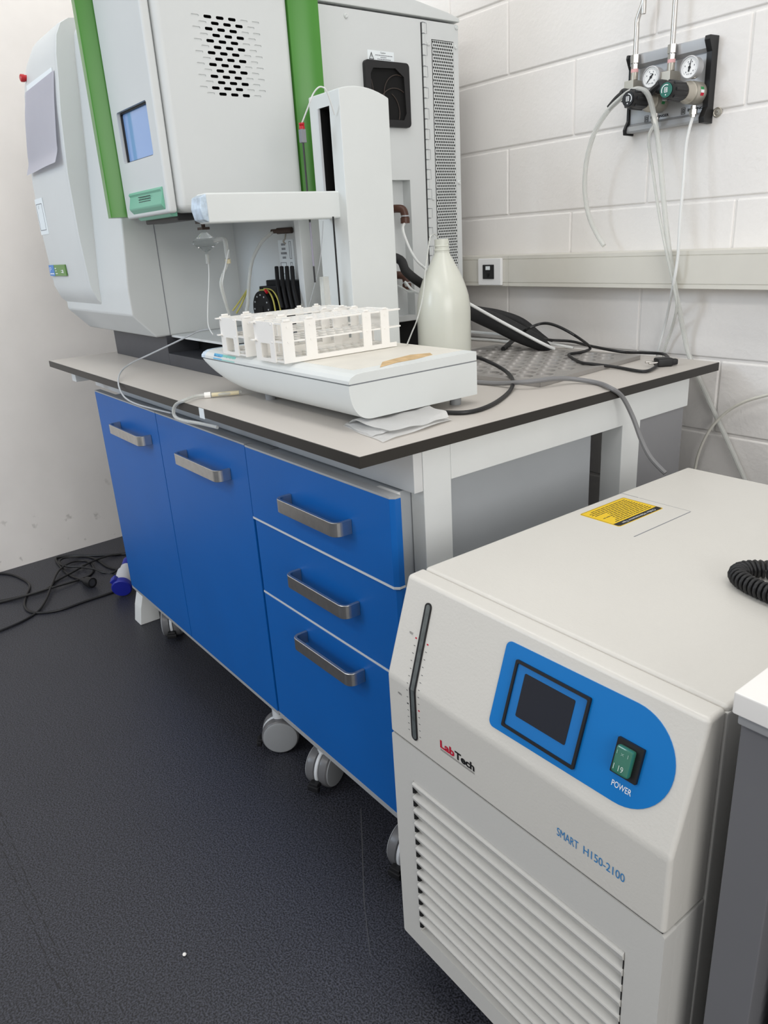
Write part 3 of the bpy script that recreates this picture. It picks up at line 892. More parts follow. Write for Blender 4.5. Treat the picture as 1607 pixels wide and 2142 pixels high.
# sheet of paper taped to the front
g = G()
nx, nz = 10, 26
grid = []
for j in range(nz + 1):
    v = j / nz
    row = []
    for i in range(nx + 1):
        u = i / nx
        x = -1.752 + 0.305 * u + 0.003 * math.sin(v * 11 + 2) * (1 if i == 0 else (0.6 if i == nx else 0)) - 0.022 * v * (1 - u)
        z = 1.660 - 0.226 * v + 0.004 * u
        yb_ = 0.1075 - 0.028 * v if v > 0 else 0.1075
        y = yb_ - 0.002 - 0.004 * math.sin(v * math.pi) - 0.012 * max(0, v - 0.86) / 0.14 - 0.003 * math.sin(u * 5 + v * 4) * v
        row.append(g.bm.verts.new((x, y, z)))
    grid.append(row)
for j in range(nz):
    for i in range(nx):
        g.bm.faces.new((grid[j][i], grid[j + 1][i], grid[j + 1][i + 1], grid[j][i + 1]))
bmesh.ops.solidify(g.bm, geom=list(g.bm.faces), thickness=0.0006)
pp = one(g, 'paper_sheet', 'paper', 'blank white paper sheet taped to the front of the spectrometer', 'paper', angle=60)
pp_t = G().frame_box(Vector((-1.752, 0.1062, 1.653)), VX, Vector((0, 0.11, 1)).normalized(), -VY, 0.02, 0.285, 0.0, 0.022, 0, 0.0009).build('tape_strip', 'stickerwhite', pp)

# ------------------------------------------------------------------ autosampler
au = thing('autosampler', 'white autosampler with a tall tower and curved front standing at the bench corner', 'autosampler', (-0.40, 0.23, H))
XL, XR = -0.690, -0.126
g = G()
rings = []
xs = [XL + 0.004, XL + 0.010, XL + 0.022, XL + 0.04, XL + 0.065, XL + 0.09, XL + 0.12, XL + 0.15, XL + 0.18, -0.40, -0.25, XR]
for x in xs:
    q = max(0.0, min(1.0, (XL + 0.18 - x) / 0.176))
    zb = 0.9005 + 0.060 * (1 - math.sqrt(max(0.0, 1 - q * q)))
    yf = 0.078
    pts = [(x, 0.374, 0.9625)]
    for k in range(13):
        a = R(90 * k / 12)
        pts.append((x, yf + 0.045 * (1 - math.cos(a)) ** 1.25, 0.9625 - (0.9625 - zb) * math.sin(a) ** 1.1))
    pts.append((x, 0.374, zb))
    rings.append([g.bm.verts.new(p) for p in pts])
g.skin(rings)
body = g.build('base', 'sampler', au, 50)
G().box(XL + 0.006, XR - 0.001, 0.082, 0.373, 0.9620, 0.9650).build('shadow_gap', 'greyink', body)
lidp = [(0.078, 0.9645), (0.0785, 0.9705), (0.084, 0.9765), (0.094, 0.9802), (0.108, 0.9813), (0.374, 0.9813), (0.374, 0.9645)]
ld = G().prism(lidp, 'x', XL + 0.016, XR, 0.0006, 1).build('tray_top', 'sampler', au, 40)
G().box(XL + 0.03, XR - 0.035, 0.112, 0.372, 0.9805, 0.9817).build('tray_surface', 'samplertop', ld)
G().prism([(0.0785, 0.9642), (0.079, 0.9703), (0.0845, 0.976), (0.0945, 0.9796), (0.108, 0.9806), (0.2, 0.9806), (0.2, 0.9642)], 'x', XL - 0.004, XL + 0.016, 0.001).build('end_cap', 'endcap', au, 40)
for x, y in ((XL + 0.18, 0.14), (XL + 0.18, 0.345), (XR - 0.03, 0.14), (XR - 0.03, 0.345)):
    G().cyl((x, y, H), (x, y, 0.9015), 0.011, 14).build('foot', 'castergrey', au)
# name strip on the front lip, residue of tape on the top
bo = Vector((-0.6325, 0.0790, 0.9655))
X_, Y_ = VX, Vector((0, 0.45, 1)).normalized()
Z_ = X_.cross(Y_)
bd = G().frame_box(bo, X_, Y_, Z_, 0, 0.098, 0, 0.0125, 0.001, 0.0016).build('badge', 'badgeteal', au)
G().frame_box(bo, X_, Y_, Z_, 0, 0.040, 0, 0.0125, 0.0015, 0.0019).build('badge_field', 'badgecyan', bd)
text('badge_lettering', 'Prodos', mat('badge_ink', (0.02, 0.12, 0.30), 0.5), bo + X_ * 0.003 + Y_ * 0.003 + Z_ * 0.0018, X_, Y_, 0.033, 0.0068, bd)
g = G()
for k in range(9):
    g.frame_box(bo, X_, Y_, Z_, 0.048 + k * 0.005, 0.0505 + k * 0.005, 0.003, 0.0045 + 0.002 * (k % 3), 0.0015, 0.0018)
g.build('badge_print', 'teal', bd)
g = G()
g.prism([(-0.1402, 0.1559), (-0.1550, 0.2049), (-0.1554, 0.2474), (-0.1654, 0.2989), (-0.1876, 0.3124), (-0.2036, 0.2764), (-0.1903, 0.2200), (-0.1825, 0.1940)], 'z', 0.9815, 0.9820)
g.build('tape_residue', 'stain', ld)

# tower with slot, arm, sampling probe, rinse station
XT, YT = -0.549, 0.40
ztop = 1.492
tw = G()
tp = []
for k in range(11):
    u = k / 10
    tp.append((YT + 0.133 * u, 1.484 + 0.012 * (1 - (2 * u - 0.75) ** 2)))
tw.prism([(YT, 0.91)] + tp + [(YT + 0.133, 0.91)], 'x', -0.667, XT, 0.003)
tower = tw.build('tower', ['sampler', 'blackmatte'], au)
cut(tower, G().box(-0.632, -0.588, 0.38, 0.52, 1.238, 1.462))
G().box(-0.606, -0.6045, YT - 0.0006, YT + 0.001, 0.985, 1.245).build('tower_seam', 'greyink', tower)
G().box(-0.6325, -0.630, YT - 0.002, YT + 0.004, 1.238, 1.462).build('slot_lip', 'trimlight', tower)
G().box(-0.640, -0.560, 0.378, YT + 0.001, 0.905, 0.965, 0.002).build('tower_bracket', 'sampler', tower)
arm = G().box(-0.622, -0.576, 0.082, 0.425, 1.2375, 1.2935, 0.004, 3).build('arm', 'sampler', au)
G().prism([(0.0835, 1.2395), (0.072, 1.2445), (0.067, 1.265), (0.071, 1.286), (0.0835, 1.2918)], 'x', -0.621, -0.577, 0.002).build('arm_end_cap', 'endcap', arm)
px_, py_ = -0.598, 0.333
pr = G().cyl((px_, py_, 1.105), (px_, py_, 1.392), 0.0021, 8).build('sampling_probe', 'black', au)
G().cyl((px_, py_, 1.140), (px_, py_, 1.232), 0.0022, 8).build('probe_sleeve', 'purple', pr)
G().box(px_ - 0.006, px_ + 0.006, py_ - 0.006, py_ + 0.006, 1.390, 1.416, 0.0015).build('probe_holder', 'greyink', pr)
G().lathe([(0.0062, 0), (0.0062, 0.006), (0.0046, 0.007), (0.0062, 0.009), (0.0062, 0.012)], (px_, py_, 1.416), (0, 0, 1), 14).build('probe_nut', 'red', pr)
G().tube([(px_, py_, 1.426), (-0.5680, 0.3380, 1.4613), (-0.5635, 0.3450, 1.4768), (-0.5546, 0.3520, 1.4870), (-0.5533, 0.3620, 1.4891), (-0.5489, 0.3700, 1.4801), (-0.5630, 0.3950, 1.4408)], 0.0016, 6).build('probe_tube', 'tubewhite', au)
G().tube([(-0.5636, 0.3450, 1.2327), (-0.5731, 0.3450, 1.1959), (-0.5857, 0.3400, 1.1412), (-0.6286, 0.3400, 1.0733), (-0.6477, 0.3400, 1.0459)], 0.0009, 6).build('probe_capillary', 'capillary', au)
G().cyl((px_ + 0.052, 0.36, 1.02), (px_ + 0.052, 0.36, 1.24), 0.002, 6).build('guide_rod', 'black', au)
rs = G().box(px_ - 0.022, px_ + 0.042, 0.335, 0.372, 0.9815, 1.048, 0.003).box(px_ - 0.036, px_ + 0.064, 0.338, 0.370, 1.030, 1.040, 0.003).build('rinse_station', 'rack', au)
G().lathe([(0.0115, 0), (0.0105, 0.070), (0.007, 0.070), (0.007, 0.060)], (px_ + 0.008, 0.353, 1.046), (0, 0, 1), 4).build('rinse_tube', 'tubeclear', rs)

# ------------------------------------------------------------------ test tube racks
def make_rack(label):
    r = thing('test_tube_rack', label, 'tube rack', (0, 0, 0), 0, 'test tube racks on the autosampler', local=True)
    W, L, Hh = 0.108, 0.262, 0.0745
    for z in (0.003, 0.0385, 0.0715):
        g = G()
        nxs, nys = 3, 13
        xs_, ys_ = [], []
        for n_, tot, lst, bw in ((nxs, W - 0.006, xs_, 0.0026), (nys, L, ys_, 0.0050)):
            p_ = (tot - bw) / n_
            for k in range(n_ + 1):
                lst += [k * p_, k * p_ + bw]
        va = [[[g.bm.verts.new((0.003 + x, y, z + dz)) for x in xs_] for y in ys_] for dz in (-0.0014, 0.0014)]
        nj, ni = len(ys_) - 1, len(xs_) - 1

        def solid(j, i):
            return 0 <= j < nj and 0 <= i < ni and not (i % 2 and j % 2)
        for j in range(nj):
            for i in range(ni):
                if not solid(j, i):
                    continue
                lo_, hi_ = va
                g.bm.faces.new((hi_[j][i], hi_[j][i + 1], hi_[j + 1][i + 1], hi_[j + 1][i]))
                g.bm.faces.new((lo_[j + 1][i], lo_[j + 1][i + 1], lo_[j][i + 1], lo_[j][i]))
                for dj, di, p_, q_ in ((-1, 0, (j, i), (j, i + 1)), (1, 0, (j + 1, i + 1), (j + 1, i)), (0, -1, (j + 1, i), (j, i)), (0, 1, (j, i + 1), (j + 1, i + 1))):
                    if not solid(j + dj, i + di):
                        g.bm.faces.new((lo_[p_[0]][p_[1]], lo_[q_[0]][q_[1]], hi_[q_[0]][q_[1]], hi_[p_[0]][p_[1]]))
        if z > 0.02:
            g.box(W - 0.014, W - 0.004, L + 0.0003, L + 0.014, z - 0.0012, z + 0.0012).box(0.004, 0.012, -0.012, -0.0003, z - 0.0012, z + 0.0012)
        g.build('shelf', 'rack', r)
    for x0, x1 in ((0.0, 0.0026), (W - 0.0026, W)):
        g = G()
        for y, w in ((0.0, 0.024), (0.049, 0.024), (0.180, 0.020), (0.224, 0.020)):
            g.box(x0, x1, y, y + w, 0.0004, Hh)
            g.box(x0 - 0.001, x1 + 0.001, y + 0.005, y + w - 0.005, Hh + 0.0002, Hh + 0.004, 0.0008, 1)
            for zz in (0.0385, 0.0655):
                g.cyl((x0 - 0.0012, y + w / 2, zz), (x1 + 0.0012, y + w / 2, zz), 0.0024, 8)
        g.box(x0 + 0.0003, x1 - 0.0003, 0.001, L - 0.001, 0.0002, 0.009)
        g.build('side_frame', 'rack', r)
    for y0, y1 in ((-0.0026, 0.0), (L, L + 0.0026)):
        g = G()
        poly = rrect(0.004, 0.080, 0.0, 0.0735, 0.002, 2)
        inner = rrect(0.026, 0.062, 0.006, 0.034, 0.002, 2)
        g.frame_ring(Vector((0, y1, 0)), VX, VZ, -VY, poly, inner, 0, 0.0026)
        for xx in (0.012, 0.072):
            for zz in (0.037, 0.070):
                g.cyl((xx, y0 - 0.001, zz), (xx, y1 + 0.001, zz), 0.002, 8)
        g.build('end_panel', 'rack', r)
    return r


ZR = 0.9818
r1 = make_rack('white test tube rack on the autosampler, the one nearer the bench corner')
r1.location = (-0.427, 0.075, ZR + 0.0012)
r1.rotation_euler = (0, 0, R(-1.2))
r2 = copy_tree(r1)
r2['label'] = 'white test tube rack on the autosampler, the one nearer the spectrometer'
r2.location = (-0.578, 0.078, ZR + 0.0012)
r2.rotation_euler = (0, 0, R(-2.0))

# ------------------------------------------------------------------ bottle
bx, by = -0.500, 0.632
bt = thing('plastic_bottle', 'milky white plastic bottle without a cap behind the autosampler', 'bottle', (bx, by, H))
prof = [(0.056, 0), (0.062, 0.004), (0.0645, 0.012), (0.0650, 0.05), (0.0650, 0.130), (0.0642, 0.148), (0.0608, 0.170), (0.0555, 0.188), (0.0490, 0.206), (0.0410, 0.223), (0.0325, 0.239), (0.0250, 0.253), (0.0200, 0.262), (0.0178, 0.268)]
G().lathe(prof + [(0.001, 0.268)], (bx, by, H), (0, 0, 1), 40).build('bottle_body', 'bottle', bt, 60)
G().lathe([(0.0176, 0.266), (0.0176, 0.272), (0.0186, 0.273), (0.0186, 0.275), (0.0168, 0.276), (0.0168, 0.281), (0.0180, 0.282), (0.0180, 0.284), (0.0168, 0.285), (0.0168, 0.298), (0.0145, 0.298), (0.0145, 0.266)], (bx, by, H), (0, 0, 1), 32).build('neck', 'bottle', bt, 40)

# ------------------------------------------------------------------ folded cloth
c00, c10, c11, c01 = Vector((-0.184, 0.098, 0)), Vector((-0.036, 0.073, 0)), Vector((-0.058, 0.245, 0)), Vector((-0.165, 0.265, 0))


def sheet(g, a, b, c, d, zf, n=22, th=0.0018):
    grid = []
    for j in range(n + 1):
        row = []
        for i in range(n + 1):
            u, v = i / n, j / n
            p = a * ((1 - u) * (1 - v)) + b * (u * (1 - v)) + c * (u * v) + d * ((1 - u) * v)
            p = p + Vector((0.002 * math.sin(9 * v + 3 * u), 0.002 * math.sin(8 * u + 1), H + zf(u, v)))
            row.append(g.bm.verts.new(p))
        grid.append(row)
    fs = []
    for j in range(n):
        for i in range(n):
            fs.append(g.bm.faces.new((grid[j][i], grid[j][i + 1], grid[j + 1][i + 1], grid[j + 1][i])))
    bmesh.ops.solidify(g.bm, geom=fs, thickness=-th)


cl = thing('folded_cloth', 'crumpled white cloth wipe folded under the front corner of the autosampler', 'cloth', (-0.11, 0.16, H))


def ss(a, b, t):
    t = max(0.0, min(1.0, (t - a) / (b - a)))
    return t * t * (3 - 2 * t)


g = G()
sheet(g, c00, c10, c11, c01, lambda u, v: 0.0006 + 0.0030 * ss(0, 0.25, u) * ss(0, 0.2, v) + 0.0010 * math.sin(9 * v + 2 * u))
g.build('lower_fold', 'cloth', cl, 70)
g = G()
sheet(g, c00 + Vector((0.002, 0.004, 0)), c00.lerp(c10, 0.90) + Vector((-0.006, 0.030, 0)), c11 + Vector((-0.001, -0.006, 0)), c01, lambda u, v: 0.0046 + 0.0105 * ss(0, 0.22, u) * (1 - 0.62 * ss(0.35, 1.0, u)) + 0.0085 * ss(0.45, 0.9, u) * ss(0.55, 0.95, v) * (1 - ss(0.9, 1.0, u)) + 0.0012 * math.sin(8 * u + 5 * v) * ss(0, 0.2, u) + 0.0009 * math.sin(16 * v - 4 * u), 30)
g.build('upper_fold', 'cloth', cl, 70)
g = G()
sheet(g, c00 + Vector((0.001, 0.002, 0)), c00.lerp(c10, 0.74) + Vector((0, 0.002, 0)), c00.lerp(c10, 0.78) + Vector((0.0, 0.036, 0)), c00 + Vector((0.006, 0.040, 0)), lambda u, v: 0.0030 + 0.0050 * v * (1 - 0.4 * u) + 0.0010 * math.sin(6 * u + 3 * v), 18)
g.build('front_fold', 'cloth', cl, 70)

# ------------------------------------------------------------------ perforated metal tray
ang = R(4.55)
tx = Vector((-math.cos(ang), -math.sin(ang), 0))      # along the near edge, towards the autosampler
ty = Vector((-math.sin(ang), math.cos(ang), 0))
to = Vector((-0.1346, 0.5634, H + 0.0100))
tr = thing('perforated_tray', 'silver perforated metal tray lying under the black power cord', 'tray', (-0.36, 0.76, H))
w_, h_ = 0.0465, 0.0400


def tskip(i, j):
    return False


pg = perforated(to + ty * 0.0175 + tx * 0.4165, -tx, ty, VZ, 8, 9, w_, h_, 0.0192, 0.0168, 0.004, 24, tskip, 0.0010)
pl = pg.build('sheet', 'tray', tr, 30, recalc=False)
g = G()
for (a, b, c_, d_) in ((0, 0.44, 0, 0.0174), (0, 0.44, 0.3776, 0.395), (0, 0.0210, 0.0174, 0.3776), (0.4168, 0.44, 0.0174, 0.3776)):
    g.frame_box(to, tx, ty, VZ, a, b, c_, d_, -0.0012, 0.0)
g.frame_box(to, tx, ty, VZ, 0, 0.44, -0.001, -0.00005, -0.0095, 0.0)
g.frame_box(to, tx, ty, VZ, -0.001, 0.0, 0.0, 0.395, -0.0095, 0.0)
g.frame_box(to, tx, ty, VZ, 0, 0.44, 0.395, 0.396, -0.0095, 0.0)
g.frame_box(to, tx, ty, VZ, 0.44, 0.441, 0.0, 0.395, -0.0095, 0.0)
g.build('rim', 'tray', tr)

# ------------------------------------------------------------------ cords, hoses and tubes on the bench
t = thing('loose_mains_cable', 'loose black power cord with two-pin plug lying across the perforated tray', 'cord', (-0.2, 0.85, H))
zc = H + 0.0155
G().tube([(-0.6033, 1.0111, 0.9060), (-0.4408, 0.8600, 0.9481), (-0.4075, 0.8800, 0.9631), (-0.3641, 0.8800, 0.9617), (-0.2960, 0.8700, 0.9434), (-0.3220, 0.9710, 0.8975), (-0.2985, 0.9030, 0.8962), (-0.2997, 0.8586, 0.8962), (-0.2121, 0.7880, 0.8962), (-0.1752, 0.7801, 0.8962), (-0.1323, 0.8188, 0.8870), (-0.0545, 0.8040, 0.8870), (-0.0586, 0.8512, 0.8870), (-0.0729, 0.8873, 0.8890)], 0.0036, 8).tube([(-0.4604, 0.8600, 0.9434), (-0.4435, 0.9000, 0.9251), (-0.4612, 0.9780, 0.9070), (-0.4112, 1.0059, 0.9030), (-0.3414, 0.9904, 0.8985), (-0.2192, 0.9577, 0.8962), (-0.2008, 1.0202, 0.8870), (-0.1507, 1.0245, 0.8880), (-0.1042, 0.9777, 0.8890), (-0.0820, 0.9275, 0.8890)], 0.0036, 8).build('cable', 'rubber', t)
a, b = Vector((-0.6204, 1.0338, 0.9050)), Vector((-0.5068, 0.8465, 0.8965))
G().tube([a, a.lerp(b, 0.15), a.lerp(b, 0.4), a.lerp(b, 0.95), b], lambda s: 0.0038 + 0.0024 * min(1, s * 2.5), 8, 4).build('inlet_connector', 'black', t)
pc_ = Vector((-0.0765, 0.9017, 0.8920))
pd = Vector((-0.55, -0.83, 0)).normalized()
pn = VZ.cross(pd)
pgp = G().frame_box(pc_, pd, pn, VZ, -0.026, 0.010, -0.015, 0.015, -0.0095, 0.009, 0.004).frame_box(pc_, pd, pn, VZ, -0.040, -0.022, -0.007, 0.007, -0.008, 0.005, 0.003).build('plug', 'black', t)
for s in (-1, 1):
    G().cyl(pc_ + pd * 0.010 + pn * (0.0095 * s), pc_ + pd * 0.030 + pn * (0.0095 * s), 0.0023, 8).build('plug_pin', 'chrome', pgp)

g = G().tube([(-0.3000, 0.5085, 0.9432), (-0.3163, 0.5648, 0.9280), (-0.3029, 0.5963, 0.9120), (-0.2471, 0.5834, 0.9000), (-0.1851, 0.5364, 0.8940), (-0.1383, 0.4748, 0.8865), (-0.0840, 0.3715, 0.8865), (-0.0735, 0.2995, 0.8865), (-0.1151, 0.2675, 0.8865), (-0.1520, 0.2589, 0.8865)], 0.0042, 8)
one(g, 'sampler_cord', 'rubber', 'black cord looping out around the right side of the autosampler', 'cord')
g = G().tube([(-0.2812, 0.5075, 0.8872), (-0.2141, 0.5193, 0.8885), (-0.1538, 0.5196, 0.8970), (-0.1310, 0.5445, 0.8985), (-0.1180, 0.5884, 0.8980), (-0.1029, 0.6311, 0.8920), (-0.0532, 0.6451, 0.8872), (0.0005, 0.6161, 0.8872), (0.0060, 0.6475, 0.8655), (0.0200, 0.6664, 0.8231), (0.0450, 0.6633, 0.7802), (0.0750, 0.6543, 0.7500), (0.1080, 0.6555, 0.7248)], 0.0048, 8)
one(g, 'signal_cable', 'greycable', 'grey cable running over the bench edge down behind the chiller', 'cable')

g = G().tube([(-0.70, 0.52, 1.16), (-0.6600, 0.6227, 1.1408), (-0.6200, 0.6190, 1.1087), (-0.6000, 0.6474, 1.0791), (-0.6238, 0.7400, 1.0380), (-0.5794, 0.8000, 0.9946), (-0.5227, 0.8400, 0.9645), (-0.4707, 0.8750, 0.9325), (-0.4302, 0.9000, 0.9099), (-0.4158, 0.9250, 0.8868)], lambda s: 0.0115 + (0.012 * max(0, math.sin((s - 0.42) / 0.58 * math.pi)) if s > 0.42 else 0), 14, 6)
one(g, 'foam_hose', 'foam', 'black foam covered hose coming from behind the bottle, lower of the pair', 'hose', 'black foam hoses behind the bottle')
g = G().tube([(-0.6769, 0.8400, 1.0025), (-0.6336, 0.8800, 0.9872), (-0.5907, 0.9200, 0.9745), (-0.5390, 0.9500, 0.9530), (-0.5050, 0.9800, 0.9155), (-0.4794, 1.0000, 0.8889)], 0.0125, 14, 6)
one(g, 'foam_hose', 'foam', 'black foam covered hose arching above the other one towards the wall', 'hose', 'black foam hoses behind the bottle')
g = G().tube([(-0.5740, 0.7200, 1.0502), (-0.5583, 0.7800, 1.0154), (-0.4985, 0.8150, 0.9768), (-0.4435, 0.8450, 0.9437), (-0.3968, 0.8650, 0.9190), (-0.3792, 0.9000, 0.8989)], 0.0042, 8)
one(g, 'plastic_tube', 'tubewhite', 'white plastic tube lying across the black foam hoses', 'tube', 'white tubes behind the bottle')
g = G().tube([(-0.7105, 0.8600, 0.9336), (-0.6839, 0.9000, 0.9251), (-0.6010, 0.9400, 0.9172), (-0.5218, 0.9700, 0.9080), (-0.4711, 0.9900, 0.8959), (-0.4059, 1.0100, 0.8852)], 0.0042, 8)
one(g, 'plastic_tube', 'tubewhite', 'white plastic tube running straight along the wall behind the bottle', 'tube', 'white tubes behind the bottle')
g = G().tube([(-0.8567, 0.9948, 0.8870), (-0.7839, 0.9963, 0.8870), (-0.7013, 1.0045, 0.8870), (-0.6223, 1.0018, 0.8870)], 0.004, 8)
one(g, 'plastic_tube', 'tubewhite', 'white plastic tube on the bench at the back edge of the metal tray', 'tube', 'white tubes behind the bottle')

# white tubes at the right of the spectrometer behind the bottle
g = G().tube([(-0.768, 0.745, 1.226), (-0.7400, 0.7128, 1.2086), (-0.7000, 0.6968, 1.1666), (-0.6600, 0.6886, 1.1310), (-0.6300, 0.6909, 1.1107), (-0.6000, 0.6879, 1.0899)], 0.0034, 8)
one(g, 'gas_tube', 'tubewhite', 'thin white tube hanging from the upper brown elbow of the spectrometer', 'tube')
g = G()
g.tube([(-0.768, 0.741, 1.058), (-0.7400, 0.7128, 1.0754), (-0.7100, 0.7102, 1.0562), (-0.6800, 0.7143, 1.0465), (-0.6400, 0.7208, 1.0370)], 0.0032, 8)
one(g, 'gas_tube', 'tubewhite', 'thin white tube bending away from the lower brown elbow of the spectrometer', 'tube')
g = G().tube([(-0.7200, 0.6584, 1.0713), (-0.7000, 0.6631, 1.0675), (-0.6800, 0.6735, 1.0548), (-0.6600, 0.6843, 1.0518), (-0.6200, 0.7028, 1.0294)], 0.0028, 8)
one(g, 'gas_tube', 'tubeclear', 'clear tube passing low between the tower and the bottle', 'tube')
g = G().tube([(-0.3039, 0.3527, 0.9850), (-0.4300, 0.4714, 0.9879), (-0.4300, 0.4883, 1.0144), (-0.4350, 0.5121, 1.0620), (-0.4450, 0.5305, 1.1121), (-0.4550, 0.5483, 1.1521), (-0.4650, 0.5658, 1.1851), (-0.4750, 0.5865, 1.1918), (-0.4950, 0.6173, 1.1839)], 0.0015, 6)
one(g, 'drain_tube', 'tubeclear', 'fine clear tube leading from the autosampler up into the bottle neck', 'tube')
# thin line from the sample compartment over the bench edge, and the short drain hose
g = G().tube([(-0.9780, 0.2400, 0.9927), (-0.9986, 0.2150, 0.9883), (-1.0109, 0.1850, 0.9764), (-1.0878, 0.1600, 0.9506), (-1.1591, 0.1300, 0.9248), (-1.1669, 0.0900, 0.9114), (-1.1428, 0.0500, 0.8999), (-1.0710, 0.0100, 0.8902), (-1.0226, -0.0080, 0.8713), (-0.9917, -0.0080, 0.8506), (-0.9247, -0.0060, 0.8432), (-0.8323, 0.0000, 0.8428), (-0.7383, 0.0060, 0.8446)], 0.0022, 6)
one(g, 'sample_capillary', 'capillary', 'thin grey tube looping from the spectrometer over the far bench edge', 'tube')
t = thing('drain_hose', 'short clear hose from under the autosampler curling over the bench edge', 'hose', (-0.60, 0.1, H))
G().tube([(-0.6082, 0.1224, 0.8890), (-0.6207, 0.0878, 0.8890), (-0.6387, 0.0621, 0.8890), (-0.6513, 0.0340, 0.8890), (-0.6231, -0.0062, 0.8900), (-0.6660, -0.0060, 0.8771), (-0.6805, -0.0100, 0.8621), (-0.6755, -0.0100, 0.8478), (-0.6353, -0.0080, 0.8449), (-0.5676, 0.0000, 0.8473), (-0.5097, 0.0100, 0.8462)], 0.0038, 8).build('hose', 'tubeclear', t)
a, b = Vector((-0.6078, 0.1163, 0.8890)), Vector((-0.6358, 0.0642, 0.8890))
G().cyl(a, b, 0.0046, 10).build('hose_end', 'tubecream', t)
a, b = Vector((-0.6377, 0.0628, 0.8890)), Vector((-0.6448, 0.0513, 0.8890))
G().cyl(a, b, 0.0068, 10).build('coupling', 'rack', t)

# ------------------------------------------------------------------ chiller (its own frame: x along the front, y to the wall)
chl = thing('recirculating_chiller', 'cream floor-standing chiller with a blue control panel and louvered front', 'chiller', (0.1219, -0.0627, 0), -0.0123, None, local=True)
CW, CD, CT = 0.4676, 0.7566, 0.7344
G().box(0.004, CW + 0.001, 0.078, CD, 0.075, 0.728, 0.003).build('case', 'chillershaded', chl)
lidc = G().box(0.0, CW, 0.0790, CD, 0.700, CT, 0.006, 3).build('lid', 'chiller', chl)
g = G()
g.frame_ring(Vector((0, 0.002, 0)), VX, VZ, VY, rrect(0.0, CW, 0.080, 0.4850, 0.004, 3), rrect(0.0465, 0.4225, 0.118, 0.4225, 0.001, 3), 0.0, 0.022)
g.box(0.0, CW, 0.0225, 0.078, 0.080, 0.4850, 0.003)
pan = g.build('front_panel', 'chillershaded', chl)
P = 0.0247
g = G()
for k in range(12):
    zt_ = 0.4225 - k * P
    g.prism([(0.0225, zt_ - 0.0005), (0.0105, zt_ - 0.0008), (0.0022, zt_ - 0.0022), (-0.0006, zt_ - 0.0036), (-0.0014, zt_ - 0.0056), (0.0000, zt_ - 0.0110), (0.0050, zt_ - 0.0205), (0.0225, zt_ - 0.0180)], 'x', 0.0475, 0.4215)
g.build('louvers', 'chillershaded', pan)
G().box(0.045, 0.425, 0.0222, 0.0233, 0.115, 0.425).build('louver_backing', 'blackmatte', pan)
g = G()
for k in range(12):
    zt_ = 0.4225 - k * P
    g.frame_poly(Vector((0, 0.0012, 0)), VX, VZ, -VY, [(0.0468, zt_ - 0.0065), (0.0542, zt_ - 0.0190), (0.0468, zt_ - 0.0235)], -0.004, 0.0010)
    g.prism([(0.0200, zt_ - 0.0185), (0.0055, zt_ - 0.0200), (0.0010, zt_ - 0.0125), (0.0010, zt_ - 0.0262), (0.0200, zt_ - 0.0255)], 'x', 0.4212, 0.4222)
g.build('louver_gap_shade', 'blackmatte', pan)  # flat dark triangles standing in for the shaded openings beside the slats
coverp = [(0.0, 0.4872), (0.0, 0.5886), (0.048, CT - 0.001), (0.0775, CT), (0.0775, 0.4872)]
cov = G().prism(coverp, 'x', 0.0, CW, 0.0055, 4).build('front_cover', 'chiller', chl)
G().box(0.004, CW - 0.004, 0.004, 0.0775, 0.4832, 0.4880).build('cover_gap', 'blackink', cov)
# things printed or mounted on the slope
so = Vector((0, 0.0, 0.5886))
sy = Vector((0, 0.048, 0.1458)).normalized()
sz = VX.cross(sy)
r_ = 0.0570
poly = [(0.2055, 0.0300)]
poly = []
for cx, cy, a0 in ((0.2135, 0.1245, 90), (0.2135, 0.0285, 180)):
    for i in range(6):
        a = R(a0 + 18 * i)
        poly.append((cx + 0.0085 * math.cos(a), cy + 0.0085 * math.sin(a)))
for i in range(25):
    a = R(-90 + 180 * i / 24)
    poly.append((0.3915 + r_ * math.cos(a), 0.0790 + (r_ - 0.0005) * math.sin(a)))
cp = G().frame_poly(so, VX, sy, sz, poly, -0.001, 0.0012).build('control_panel', 'ctrlblue', chl)
G().frame_ring(so, VX, sy, sz, rrect(0.2270, 0.3385, 0.0300, 0.1165, 0.002), rrect(0.2305, 0.3350, 0.0335, 0.1130, 0.002), 0.0, 0.0045).build('screen_bezel', 'black', cp)
G().frame_poly(so, VX, sy, sz, rrect(0.2300, 0.3355, 0.0330, 0.1135, 0.002), 0.0, 0.0022).build('screen_surround', mat('panel_blue', (0.008, 0.16, 0.47), 0.35), cp)
G().frame_poly(so, VX, sy, sz, rrect(0.2435, 0.3195, 0.0500, 0.1050, 0.002), 0.002, 0.0027).build('touch_screen', 'screen', cp)
sw = G().frame_poly(so, VX, sy, sz, rrect(0.3815, 0.4135, 0.0540, 0.0935, 0.001), 0.0, 0.0050).build('power_switch', 'black', cp)
rk = G().frame_box(so, VX, sy, sz, 0.3860, 0.4070, 0.0575, 0.0885, 0.004, 0.0130, 0.003).build('rocker', 'rocker', sw)
text('rocker_marks', '1 x 1', mat('rocker_mark', (0.25, 0.42, 0.36), 0.4), so + VX * 0.3890 + sy * 0.0795 + sz * 0.0131, VX, sy, 0.014, 0.004, rk)
text('rocker_marks', '1 19', mat('rocker_mark_light', (0.55, 0.65, 0.60), 0.4), so + VX * 0.3890 + sy * 0.0620 + sz * 0.0131, VX, sy, 0.012, 0.0065, rk)
text('power_lettering', 'POWER', 'whiteink', so + VX * 0.3855 + sy * 0.0385 + sz * 0.0011, VX, sy, 0.0245, 0.0068, cp, 0.006)
